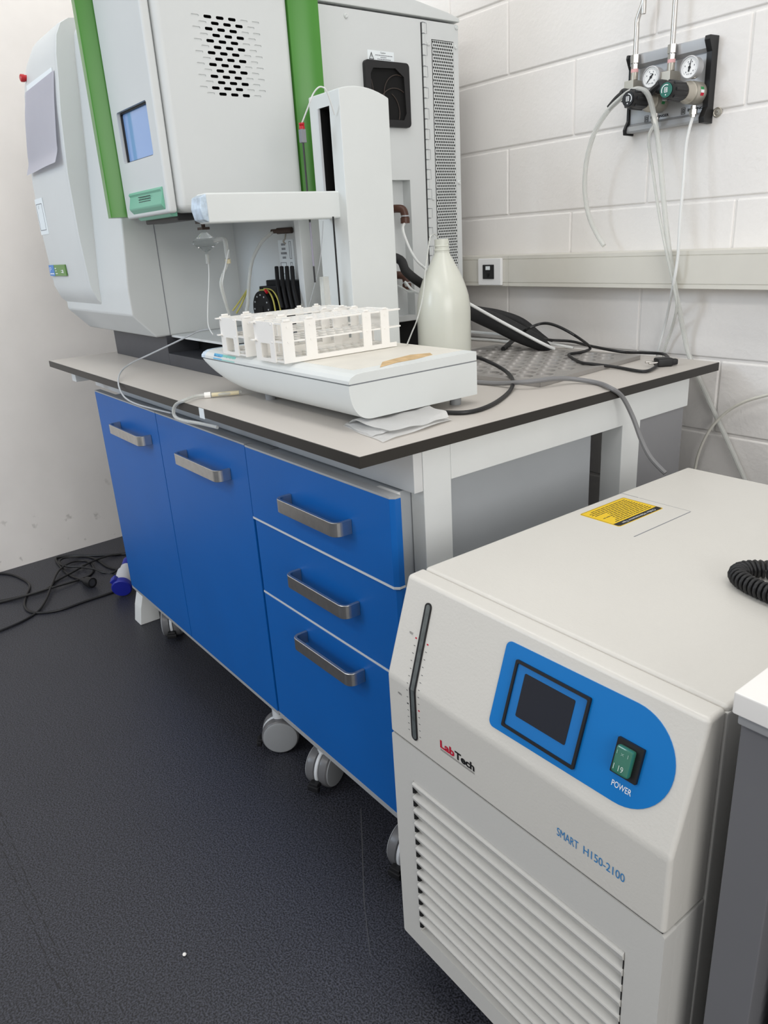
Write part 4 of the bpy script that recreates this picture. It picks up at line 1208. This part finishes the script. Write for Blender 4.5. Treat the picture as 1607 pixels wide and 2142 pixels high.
# level gauge crossing the bend
gz = 0.0594
lg = G().frame_poly(so, VX, sy, sz, [(gz - 0.0060, -0.0005)] + [(gz - 0.003 + 0.0065 * math.cos(R(180 - 180 * k / 10)), 0.1215 + 0.0065 * math.sin(R(180 * k / 10))) for k in range(11)] + [(gz + 0.0068, -0.0005)], -0.002, 0.0016)
lg.frame_poly(Vector((0, 0, 0)), VX, VZ, -VY, [(gz - 0.0060, 0.5890), (gz + 0.0068, 0.5890)] + [(gz + 0.0006 + 0.0064 * math.cos(R(-180 * k / 10)), 0.5105 + 0.0064 * math.sin(R(-180 * k / 10))) for k in range(11)], -0.002, 0.0016)
lg = lg.build('level_gauge', 'black', chl)
gi = G().frame_poly(so, VX, sy, sz, [(gz - 0.0022, 0.0)] + [(gz - 0.0022 + 0.0040 * math.cos(R(180 - 180 * k / 8)), 0.1215 + 0.0044 * math.sin(R(180 * k / 8))) for k in range(9)] + [(gz + 0.0046, 0.0)], 0.0, 0.0020)
gi.frame_poly(Vector((0, 0, 0)), VX, VZ, -VY, [(gz - 0.0022, 0.5888), (gz + 0.0046, 0.5888)] + [(gz + 0.0012 + 0.0040 * math.cos(R(-180 * k / 8)), 0.5108 + 0.0040 * math.sin(R(-180 * k / 8))) for k in range(9)], 0.0, 0.0020)
gi.build('sight_glass', 'gauge', lg)
gk, gr_ = G(), G()
for k in range(14):
    s = 0.072 - k * 0.0112
    for side in (-1, 1):
        red = (k == 0) or (k == 9 and side == 1)
        w = 0.0030 if red or (k == 9) else 0.0028
        hh = 0.0010 if red or (k == 9) else 0.00032
        xc = gz + side * 0.0125 - (0.002 if s > 0.03 else 0)
        gg = gr_ if red else gk
        if s > 0:
            gg.frame_box(so, VX, sy, sz, xc - w / 2, xc + w / 2, s - hh, s + hh, 0.0, 0.0004)
        else:
            gg.frame_box(Vector((0, 0, 0)), VX, VZ, -VY, xc - w / 2, xc + w / 2, 0.5886 + s - hh, 0.5886 + s + hh, 0.0, 0.0004)
gk.build('gauge_ticks', 'darkink', cov)
gr_.build('gauge_limits', 'redink', cov)
text('gauge_mark', 'MAX', 'darkink', so + VX * 0.0300 + sy * 0.0735 + sz * 0.0003, VX, sy, 0.0075, 0.0036, cov)
text('gauge_mark', 'MIN', 'darkink', (0.0255, -0.0002, 0.5660), VX, VZ, 0.0075, 0.0034, cov)
# lettering
fo = Vector((0, 0, 0))
text('logo_red', 'Lab', 'redink', (0.1162, -0.0002, 0.5238), VX, VZ, 0.0290, 0.0128, cov, 0.035)
text('logo_black', 'Tech', 'blackink', (0.1462, -0.0002, 0.5238), VX, VZ, 0.0380, 0.0122, cov, 0.035)
G().box(0.1162, 0.1842, -0.0003, 0.001, 0.5212, 0.5216).box(0.1162, 0.1842, -0.0003, 0.001, 0.5195, 0.5199).build('logo_underline', 'blackink', cov)
text('model_lettering', 'SMART', 'blueink', (0.3236, -0.0002, 0.5195), VX, VZ, 0.0310, 0.0118, cov)
text('model_lettering', 'H150-2100', 'blueink', (0.3620, -0.0002, 0.5205), VX, VZ, 0.0550, 0.0115, cov)
# label, seams on the lid
yl = G().prism(rrect(0.0212, 0.1016, 0.4030, 0.5230, 0.004), 'z', CT - 0.0005, CT + 0.0004).build('maintenance_label', 'yellow', lidc)
G().prism([(0.0885, 0.4042), (0.0965, 0.4042), (0.1002, 0.408), (0.1002, 0.518), (0.0965, 0.5218), (0.0885, 0.5218)], 'z', CT, CT + 0.0006).build('label_header', 'blackink', yl)
text('label_title', 'Chiller Maintenance Tips', 'whiteink', (0.0917, 0.5080, CT + 0.0004), -VY, VX, 0.088, 0.0062, yl)
G().frame_ring(Vector((0, 0, CT)), VX, VY, VZ, rrect(0.0226, 0.1004, 0.4042, 0.5218, 0.003), rrect(0.0230, 0.1000, 0.4046, 0.5214, 0.003), 0.0003, 0.0006).build('label_border', 'blackink', yl)
g = G()
random.seed(3)
for k in range(11):
    x = 0.0835 - k * 0.0053
    q = 0.514
    end = 0.41 + 0.03 * random.random()
    while q > end:
        w = 0.004 + 0.010 * random.random()
        g.box(x - 0.0010, x + 0.0006, max(q - w, end), q, CT + 0.0003, CT + 0.0006)
        q -= w + 0.0016
g.build('label_print', 'blackink', yl)
g = G()
g.box(0.1412, 0.1428, 0.384, 0.538, CT - 0.001, CT + 0.0003)
g.box(0.0015, 0.040, 0.5396, 0.5406, CT - 0.001, CT + 0.0003).box(0.042, 0.142, 0.5397, 0.5402, CT - 0.001, CT + 0.0002)
g.build('lid_slit', 'greyink', lidc)

# ------------------------------------------------------------------ coiled cord on the chiller
def chw(x, y, z):
    c, s = math.cos(-0.0123), math.sin(-0.0123)
    return Vector((0.1219 + x * c - y * s, -0.0627 + x * s + y * c, z))


RC = 0.0098
path = cr_spline([chw(*p, CT + RC + 0.003) for p in ((0.47, 0.392), (0.43, 0.396), (0.385, 0.393), (0.350, 0.384), (0.331, 0.366), (0.3285, 0.346), (0.343, 0.330), (0.372, 0.320), (0.41, 0.315), (0.46, 0.314))], 120)
acc = [0.0]
for a, b in zip(path, path[1:]):
    acc.append(acc[-1] + (b - a).length)
hel = []
k = 0
step = 0.00055
s = 0.0
while s < acc[-1]:
    while k < len(acc) - 2 and acc[k + 1] < s:
        k += 1
    q = (s - acc[k]) / max(1e-9, acc[k + 1] - acc[k])
    p = path[k].lerp(path[k + 1], q)
    tdir = (path[k + 1] - path[k]).normalized()
    n1 = VZ.cross(tdir).normalized()
    a = 2 * math.pi * s / 0.0068
    hel.append(p + n1 * (RC * math.cos(a)) + VZ * (RC * math.sin(a)))
    s += step
g = G().tube(hel, 0.0029, 6, 1)
one(g, 'coiled_cord', 'rubber', 'black coiled spiral cord lying in a loop on the chiller lid', 'cord', angle=80)

# ------------------------------------------------------------------ bench and unit at the right edge
t = thing('side_bench', 'white topped grey bench right of the chiller', 'bench', (1.0, 0.35, 0))
G().box(0.620, 1.75, -0.0455, 0.80, 0.7700, 0.7927, 0.002).build('worktop', 'topwhite', t)
G().box(0.6225, 1.75, -0.038, -0.018, 0.7560, 0.7685, 0.002).build('top_rail', 'alu', t)
G().box(0.6225, 0.668, -0.030, 0.70, 0.0, 0.7550, 0.002).box(0.668, 1.75, 0.66, 0.70, 0.0, 0.7550).build('side_panel', 'unitgrey', t)
t = thing('louvered_unit', 'grey louvered unit standing under the white side bench', 'appliance', (0.95, 0.3, 0))
G().box(0.6725, 1.25, 0.012, 0.60, 0.05, 0.735, 0.003).build('case', 'unitgrey', t)
g = G()
for k in range(16):
    z = 0.56 - k * 0.0247
    g.prism([(0.012, z), (0.0075, z), (-0.006, z - 0.016), (-0.006, z - 0.020), (0.012, z - 0.020)], 'x', 0.684, 1.2)
g.build('louvers', 'unitgrey', t)
g = G()
for k in range(16):
    z = 0.56 - k * 0.0247
    g.prism([(0.0115, z), (-0.002, z - 0.002), (-0.004, z - 0.014), (0.0115, z - 0.006)], 'x', 0.6825, 0.684)
g.build('louver_gap_shade', 'blackmatte', t)  # black slivers drawn in place of shade at the slat ends

# ------------------------------------------------------------------ gas panel on the block wall
gp_ = thing('gas_regulator_station', 'aluminium gas supply panel with two regulators on the block wall', 'gas supply', (-0.19, WY, 1.465))
pf = [(WY, 1.3865), (1.028, 1.3865), (1.0265, 1.390), (1.029, 1.3995), (1.0385, 1.4050), (1.0385, 1.5175), (1.029, 1.524), (1.0265, 1.541), (1.028, 1.5445), (WY, 1.5445)]
pn_ = G().prism(pf, 'x', -0.2850, -0.1000).build('back_plate', 'alu', gp_)
for z0, z1 in ((1.5160, 1.5178), (1.4046, 1.4056)):
    G().box(-0.286, -0.101, 1.0381, 1.0390, z0, z1).build('plate_groove', 'greyink', pn_)
cpf = [(WY, 1.382), (1.022, 1.383), (1.0200, 1.394), (1.027, 1.405), (1.0325, 1.413), (1.0325, 1.517), (1.027, 1.526), (1.0200, 1.538), (1.022, 1.546), (WY, 1.547)]
for x0, x1 in ((-0.2905, -0.2845), (-0.1005, -0.0880)):
    G().prism(cpf, 'x', x0, x1, 0.001).build('side_cap', 'black', gp_)


def regulator(x, z, lever, capmat, needle, flagx):
    b = G().lathe([(0.0205, 0), (0.0222, 0.004), (0.0222, 0.030), (0.0208, 0.034), (0.0208, 0.038), (0.0218, 0.040), (0.0218, 0.043), (0.0195, 0.046), (0.0165, 0.064)], (x, 1.0385, z), (0, -1, 0), 32)
    b.box(x - 0.070, x - 0.046, 0.998, 1.0385, z + 0.012, z + 0.050, 0.001)
    b.box(x - 0.060, x, 1.004, 1.030, z - 0.006, z + 0.018, 0.002)
    b.cyl((x + 0.004, 1.006, z + 0.026), (x + 0.004, 1.006, z + 0.042), 0.0065, 6)
    rg = b.build('regulator', 'nickel', gp_)
    # inlet stack
    xi = x - 0.0575
    G().cyl((xi, 1.0175, z + 0.0520), (xi, 1.0175, z + 0.067), 0.0080, 14).build('valve_stem', 'nickel', rg)
    G().cyl((xi, 1.0175, z + 0.0665), (xi, 1.0175, z + 0.0735), 0.0083, 14).build('thread_tape', 'pinktape', rg)
    G().cyl((xi, 1.0175, z + 0.0735), (xi, 1.0175, z + 0.083), 0.0085, 6).cyl((xi, 1.0175, z + 0.085), (xi, 1.0175, z + 0.1015), 0.0098, 6).cyl((xi, 1.0175, z + 0.08), (xi, 1.0175, z + 0.087), 0.0068, 12).build('pipe_nut', 'chrome', rg)
    # black lever of the shut-off valve
    xl, zl = x - 0.059, z + 0.020
    G().lathe([(0.014, 0), (0.014, 0.016), (0.008, 0.020)], (xl, 0.998, zl), (0, -1, 0), 16).tube([(xl, 0.984, zl + 0.004), (xl - 0.016 * lever, 0.982, zl - 0.004), (xl - 0.036 * lever, 0.980, zl - 0.020)], lambda s: 0.0085 - 0.002 * s, 8, 4).build('valve_lever', 'black', rg)
    # hand wheel
    kn = G()
    prof = [(0.0160, 0), (0.0180, 0.004), (0.0188, 0.012), (0.0182, 0.040), (0.0170, 0.050), (0.0150, 0.055), (0.001, 0.056)]
    kn.lathe(prof, (x, 0.973, z), (0, -1, 0), 32)
    for k in range(8):
        a = 2 * math.pi * k / 8
        c = Vector((x + 0.0168 * math.cos(a), 0, z + 0.0168 * math.sin(a)))
        kn.cyl((c.x, 0.967, c.z), (c.x, 0.926, c.z), 0.0034, 8)
    kb = kn.build('hand_wheel', 'black', rg)
    cf = Vector((x, 0.9168, z))
    G().lathe([(0.0138, 0), (0.0138, 0.0012), (0.001, 0.0014)], cf, (0, -1, 0), 32).build('wheel_cap', capmat, kb)
    g = G()
    o = cf + Vector((0, -0.0015, 0))
    g.frame_ring(o, VX, VZ, -VY, rrect(-0.00374, 0.00374, -0.00442, 0.00510, 0.00102), rrect(-0.00286, 0.00286, -0.00354, 0.00422, 0.00068), 0, 0.0004)
    g.frame_box(o, VX, VZ, -VY, -0.00190, -0.00082, -0.00238, 0.00306, 0, 0.0004).frame_box(o, VX, VZ, -VY, 0.00082, 0.00190, -0.00306, 0.00204, 0, 0.0004).frame_box(o, VX, VZ, -VY, -0.00190, 0.00190, 0.00204, 0.00306, 0, 0.0004)
    sgn = 1 if capmat == 'black' else -1
    arc0, arc1 = (-40, 85) if sgn > 0 else (60, 205)
    oo = [(0.01054 * math.cos(R(arc0 + (arc1 - arc0) * k / 14)), 0.01054 * math.sin(R(arc0 + (arc1 - arc0) * k / 14))) for k in range(15)]
    ii = [(0.00884 * math.cos(R(arc0 + (arc1 - arc0) * k / 14)), 0.00884 * math.sin(R(arc0 + (arc1 - arc0) * k / 14))) for k in range(15)]
    g.frame_poly(o, VX, VZ, -VY, oo + ii[::-1], 0, 0.0004)
    g.frame_poly(o, VX, VZ, -VY, [(0.00136 * math.cos(R(k * 45)), -0.00884 + 0.00136 * math.sin(R(k * 45))) for k in range(8)], 0, 0.0004)
    g.build('wheel_mark', 'whiteink', kb)
    # small flag mark on the body
    for i_, mm in enumerate(('redink', 'whiteink', 'flaggreen')[::(1 if flagx > 0 else -1)]):
        a0 = -22 + i_ * 15
        pts = []
        g = G()
        rr = 0.0224
        for q in (a0, a0 + 7, a0 + 14.5):
            pts.append((rr * math.sin(R(q + 90)), rr * math.cos(R(q + 90))))
        for (x1, z1), (x2, z2) in zip(pts, pts[1:]):
            vv = [g.bm.verts.new(p) for p in ((x + x1, 1.022, z - z1), (x + x2, 1.022, z - z2), (x + x2, 1.010, z - z2), (x + x1, 1.010, z - z1))]
            g.bm.faces.new(vv)
        g.build('flag_mark', mm, rg)
    # pressure gauge
    gx, gz_ = x + 0.0015, z + 0.046
    ga = G().lathe([(0.01548, 0), (0.02047, 0.00258), (0.02081, 0.01720), (0.02193, 0.01892), (0.02193, 0.02322), (0.01978, 0.02451), (0.01952, 0.02193), (0.00086, 0.02184)], (gx, 1.016, gz_), (0, -1, 0), 40).build('pressure_gauge', 'alu', gp_)
    G().lathe([(0.01944, 0), (0.01944, 0.00034), (0.00086, 0.00043)], (gx, 1.016 - 0.02184, gz_), (0, -1, 0), 40).build('dial', 'dialwhite', ga)
    o = Vector((gx, 1.016 - 0.02227, gz_))
    g = G()
    for k in range(28):
        a = R(225 - 270 * k / 27)
        u = Vector((math.cos(a), 0, math.sin(a)))
        w = Vector((-math.sin(a), 0, math.cos(a)))
        g.frame_box(o, u, w, -VY, 0.01479 if k % 5 else 0.01359, 0.01677, -0.00019, 0.00019, 0, 0.00026)
    for a in (225, 160, 110, 60, 15, -40):
        c = Vector((0.01118 * math.cos(R(a)), 0, 0.01118 * math.sin(R(a))))
        g.frame_box(o + c, VX, VZ, -VY, -0.00095, 0.00095, -0.00138, 0.00138, 0, 0.00026)
    for dx in (-0.00516, -0.00172, 0.00258, 0.00516):
        g.frame_box(o + Vector((dx, 0, -0.01204)), VX, VZ, -VY, -0.00086, 0.00086, -0.00103, 0.00103, 0, 0.00026)
    g.frame_box(o + Vector((-0.00301, 0, 0.00602)), VX, VZ, -VY, 0, 0.00516, 0, 0.00155, 0, 0.00026)
    g.build('dial_scale', 'greyink', ga)
    u = Vector((math.cos(R(needle)), 0, math.sin(R(needle))))
    w = Vector((-math.sin(R(needle)), 0, math.cos(R(needle))))
    G().frame_poly(o, u, w, -VY, [(-0.00774, -0.00155), (-0.00258, -0.00155), (0.0, -0.00120), (0.01479, -0.00034), (0.01479, 0.00034), (0.0, 0.00120), (-0.00258, 0.00155), (-0.00774, 0.00155)], 0.00052, 0.00103).lathe([(0.00275, 0), (0.00275, 0.00138)], o, (0, -1, 0), 12).build('needle', 'blackink', ga)
    # outlet nipple
    G().cyl((x + 0.010, 1.006, z - 0.048), (x + 0.010, 1.006, z - 0.026), 0.006, 6).cyl((x + 0.010, 1.006, z - 0.043), (x + 0.010, 1.006, z - 0.034), 0.0085, 6).build('outlet_nipple', 'chrome', rg)
    # maker's mark on the plate
    o = Vector((x - 0.033, 1.0385, z - 0.031))
    g = G()
    g.frame_ring(o, VX, VZ, -VY, rrect(-0.00576, 0.00432, -0.00432, 0.00864, 0.00144), rrect(-0.00490, 0.00346, -0.00346, 0.00778, 0.00108), 0.0001, 0.0006)
    g.frame_box(o, VX, VZ, -VY, -0.00324, -0.00194, -0.00252, 0.00612, 0.0001, 0.0006).frame_box(o, VX, VZ, -VY, 0.00058, 0.00187, -0.00252, 0.00612, 0.0001, 0.0006).frame_box(o, VX, VZ, -VY, -0.00324, 0.00187, 0.00504, 0.00612, 0.0001, 0.0006).frame_box(o, VX, VZ, -VY, -0.00144, 0.00036, 0.00000, 0.00108, 0.0001, 0.0006)
    g.build('maker_emblem', 'blackink', gp_)
    text('maker_lettering', 'BEHRINGER', 'blackink', o + Vector((0.010, -0.0003, 0.000)), VX, VZ, 0.046, 0.0055, gp_, 0.03)


XA, XB, ZG = -0.2065, -0.1150, 1.4405
regulator(XA, ZG, 1.0, 'black', 228, -1)
regulator(XB, ZG + 0.002, 0.9, 'knobgreen', 78, 1)

ia, ib = XA - 0.0575, XB - 0.0575
g = G().tube([(ia, 1.0175, ZG + 0.095), (ia, 1.0175, ZG + 0.150), (ia - 0.0005, 1.018, ZG + 0.167), (ia + 0.004, 1.0185, ZG + 0.181), (ia + 0.011, 1.019, ZG + 0.198), (ia + 0.0135, 1.019, ZG + 0.215), (ia + 0.0135, 1.019, ZG + 0.26), (ia + 0.0135, 1.019, ZG + 1.2)], 0.0056, 14, 6)
one(g, 'gas_pipe', 'chrome', 'bent stainless steel gas pipe rising from the left regulator', 'pipe', 'steel gas pipes on the block wall')
g = G().tube([(ib, 1.0175, ZG + 0.097), (ib, 1.0175, ZG + 0.25), (ib, 1.0175, ZG + 1.2)], 0.0056, 14, 2)
one(g, 'gas_pipe', 'chrome', 'straight stainless steel gas pipe rising from the right regulator', 'pipe', 'steel gas pipes on the block wall')

# hoses on the wall
g = G().tube([(-0.3140, 1.0000, 1.1416), (-0.3381, 1.0000, 1.1712), (-0.3554, 0.9900, 1.2143), (-0.3615, 0.9800, 1.2691), (-0.3507, 0.9680, 1.3314), (-0.3214, 0.9550, 1.3888), (-0.2804, 0.9450, 1.4269), (-0.2367, 0.9350, 1.4481), (-0.2170, 0.9440, 1.4593), (-0.1969, 0.9460, 1.4588), (-0.1800, 0.9520, 1.4446), (-0.1699, 0.9650, 1.3977), (-0.1576, 0.9720, 1.3306), (-0.1458, 0.9760, 1.2532), (-0.1324, 0.9800, 1.1719), (-0.1170, 0.9820, 1.1001), (-0.1001, 0.9880, 1.0268), (-0.0987, 1.0300, 0.9360), (-0.0835, 1.0400, 0.8777), (-0.0204, 1.0430, 0.7702), (0.0433, 1.0430, 0.6671), (0.1207, 1.0430, 0.5370), (0.1903, 1.0430, 0.4189)], 0.0056, 10, 6)
one(g, 'clear_hose', 'tubeclear', 'long clear hose draped over the black regulator wheel and down the wall', 'hose')
g = G().tube([(XA + 0.010, 1.006, ZG - 0.046), (-0.2029, 0.9950, 1.3651), (-0.1820, 0.9850, 1.3043), (-0.1548, 0.9780, 1.2133), (-0.1276, 0.9740, 1.1315), (-0.1037, 0.9740, 1.0593), (-0.0965, 0.9850, 1.0060), (-0.1332, 1.0300, 0.9452), (-0.1525, 1.0400, 0.8996), (-0.1566, 1.0430, 0.8618), (-0.1459, 1.0430, 0.6945)], 0.0034, 8)
one(g, 'gas_hose', 'tubeclear', 'thin clear hose hanging from the left regulator outlet', 'hose')
g = G().tube([(XB + 0.010, 1.006, ZG - 0.044), (-0.1089, 0.9950, 1.3441), (-0.1016, 0.9830, 1.2679), (-0.0979, 0.9750, 1.1903), (-0.0950, 0.9720, 1.1106), (-0.1041, 0.9760, 1.0487), (-0.1489, 1.0300, 0.9668), (-0.1683, 1.0400, 0.9020), (-0.1750, 1.0430, 0.8601), (-0.1729, 1.0430, 0.6901)], 0.0034, 8)
one(g, 'gas_hose', 'tubewhite', 'thin white hose hanging from the right regulator outlet', 'hose')
g = G().tube([(0.1620, 1.0350, 0.8379), (0.1102, 1.0350, 0.8171), (0.0619, 1.0350, 0.7960), (0.0198, 1.0350, 0.7658), (-0.0119, 1.0320, 0.7239), (-0.0306, 1.0300, 0.6777), (-0.0409, 1.0300, 0.6276), (-0.0418, 1.0300, 0.5558), (-0.0221, 1.0300, 0.3408)], 0.0034, 8)
one(g, 'water_hose', 'tubeoff', 'thin cream hose arching down the wall behind the chiller', 'hose')

# ------------------------------------------------------------------ floor: cables, connector, blue plug, chip
zf = 0.0045
t = thing('power_cable', 'black cable on the floor ending in a round black connector', 'cable', (-1.9588, 0.0315, 0.0000))
G().tube([(-1.9131, 0.0240, 0.0160), (-1.9793, 0.0117, 0.0080), (-2.0547, -0.0037, 0.0045), (-2.1601, -0.0055, 0.0045), (-2.2564, 0.0002, 0.0045), (-2.2817, 0.0169, 0.0045), (-2.2605, 0.0660, 0.0045), (-2.1832, 0.1420, 0.0045), (-2.1041, 0.2408, 0.0045), (-2.0465, 0.3186, 0.0045)], 0.0045, 8).build('cord', 'rubber', t)
a, b = Vector((-1.9184, 0.0188, 0.0180)), Vector((-1.8636, 0.0382, 0.0200))
cd = (b - a).normalized()
cn = G().lathe([(0.008, -0.02), (0.010, 0.0), (0.017, 0.008), (0.019, 0.030), (0.0195, 0.046), (0.015, 0.047), (0.014, 0.038)], a, cd, 20).build('connector', 'black', t)
G().lathe([(0.0145, 0), (0.0145, 0.002)], a + cd * 0.040, cd, 18).build('connector_face', 'charcoal', cn)
g = G().tube([(-2.3636, -0.2675, 0.0045), (-2.2874, -0.2109, 0.0045), (-2.2249, -0.1740, 0.0045), (-2.1200, -0.1501, 0.0045), (-2.0521, -0.1542, 0.0045), (-1.9784, -0.1841, 0.0045), (-1.8958, -0.2106, 0.0045), (-1.8337, -0.2108, 0.0045), (-1.7893, -0.1859, 0.0045), (-1.7587, -0.1232, 0.0045), (-1.7650, -0.0278, 0.0045), (-1.7670, 0.0648, 0.0045), (-1.7740, 0.1036, 0.0045), (-1.7844, 0.1517, 0.0045), (-1.7980, 0.2409, 0.0045)], 0.0045, 8)
one(g, 'floor_cable', 'rubber', 'black floor cable curving past under the blue plug', 'cable', 'black cables on the floor by the wall')
g = G().tube([(-2.0296, -0.3313, 0.0045), (-2.0030, -0.2710, 0.0045), (-1.9829, -0.1830, 0.0045), (-1.9834, -0.1084, 0.0045), (-2.0299, -0.0656, 0.0045), (-2.0583, 0.0078, 0.0100), (-2.1105, 0.1000, 0.0100), (-2.1232, 0.1834, 0.0100), (-2.1024, 0.2567, 0.0045), (-2.0673, 0.3267, 0.0045)], 0.0042, 8)
one(g, 'floor_cable', 'rubber', 'black floor cable crossing diagonally from the frame edge to the bench', 'cable', 'black cables on the floor by the wall')
g = G().tube([(-1.7416, -0.3862, 0.0045), (-1.7463, -0.3253, 0.0045), (-1.7643, -0.2514, 0.0045), (-1.8025, -0.1891, 0.0045), (-1.8709, -0.1404, 0.0100), (-1.9788, -0.0901, 0.0140), (-2.1037, -0.0306, 0.0140), (-2.1674, 0.0301, 0.0100), (-2.1673, 0.0814, 0.0045), (-2.1223, 0.0988, 0.0045), (-2.0447, 0.0896, 0.0045), (-1.9931, 0.0580, 0.0045), (-1.9747, 0.0099, 0.0060), (-1.9625, -0.0914, 0.0120), (-1.9673, -0.1941, 0.0100), (-1.9895, -0.2738, 0.0045), (-2.0071, -0.3355, 0.0045)], 0.0042, 8)
one(g, 'floor_cable', 'rubber', 'black floor cable doubling back in a long narrow loop', 'cable', 'black cables on the floor by the wall')
t = thing('industrial_plug', 'blue and white industrial plug lying on the floor beside the bench foot', 'plug', (-1.7589, 0.0974, 0.0000))
pcb = Vector((-1.7222, 0.0988, 0.0400))
ax = Vector((0.84, -0.50, -0.24)).normalized()
bdy = G().lathe([(0.016, -0.115), (0.022, -0.105), (0.024, -0.080), (0.030, -0.075), (0.032, -0.02), (0.034, 0.0)], pcb, ax, 24).build('plug_body', 'plugwhite', t)
G().lathe([(0.034, -0.004), (0.0365, 0.0), (0.0365, 0.018), (0.033, 0.022), (0.001, 0.023)], pcb, ax, 28).frame_box(pcb, ax.orthogonal().normalized(), ax.cross(ax.orthogonal().normalized()), ax, -0.012, 0.012, 0.028, 0.046, -0.012, 0.016, 0.003).build('plug_cap', 'plugblue', t)
G().lathe([(0.012, -0.160), (0.019, -0.150), (0.021, -0.110)], pcb, ax, 20).build('cable_gland', 'plugblue', t)
G().tube([pcb - ax * 0.15, (-1.9466, 0.1379, 0.0060), (-1.9831, 0.1059, 0.0045), (-2.0274, 0.0854, 0.0115), (-2.0926, 0.0465, 0.0115), (-2.1472, 0.0055, 0.0115), (-2.2057, 0.0010, 0.0115), (-2.2349, 0.0307, 0.0125), (-2.2109, 0.1007, 0.0045), (-2.1407, 0.1282, 0.0045), (-2.0221, 0.1383, 0.0045), (-1.9615, 0.1660, 0.0045), (-1.9112, 0.2161, 0.0045)], 0.0042, 8).build('plug_cord', 'rubber', t)
g = G().sphere((-0.1503, -0.3545, 0.0030), 0.0036, 6, 0.8)
one(g, 'floor_chip', 'rack', 'tiny white chip lying alone on the dark aisle floor', 'chip')
g = G()
a, b = Vector((-0.2379, 0.1040, 0.0000)), Vector((-0.0275, -0.0426, 0.0000))
d = (b - a).normalized()
g.frame_box(a, d, VZ.cross(d), VZ, 0, (b - a).length, -0.0009, 0.0009, -0.001, 0.0003)
a, b = Vector((-0.0275, -0.0426, 0.0000)), Vector((0.0693, -0.1007, 0.0000))
d = (b - a).normalized()
g.frame_box(a, d, VZ.cross(d), VZ, 0, (b - a).length, -0.0006, 0.0006, -0.001, 0.0003)
tag(g.build('trim_3', mat('floor_scuff', (0.085, 0.085, 0.09), 0.6)), kind='structure')
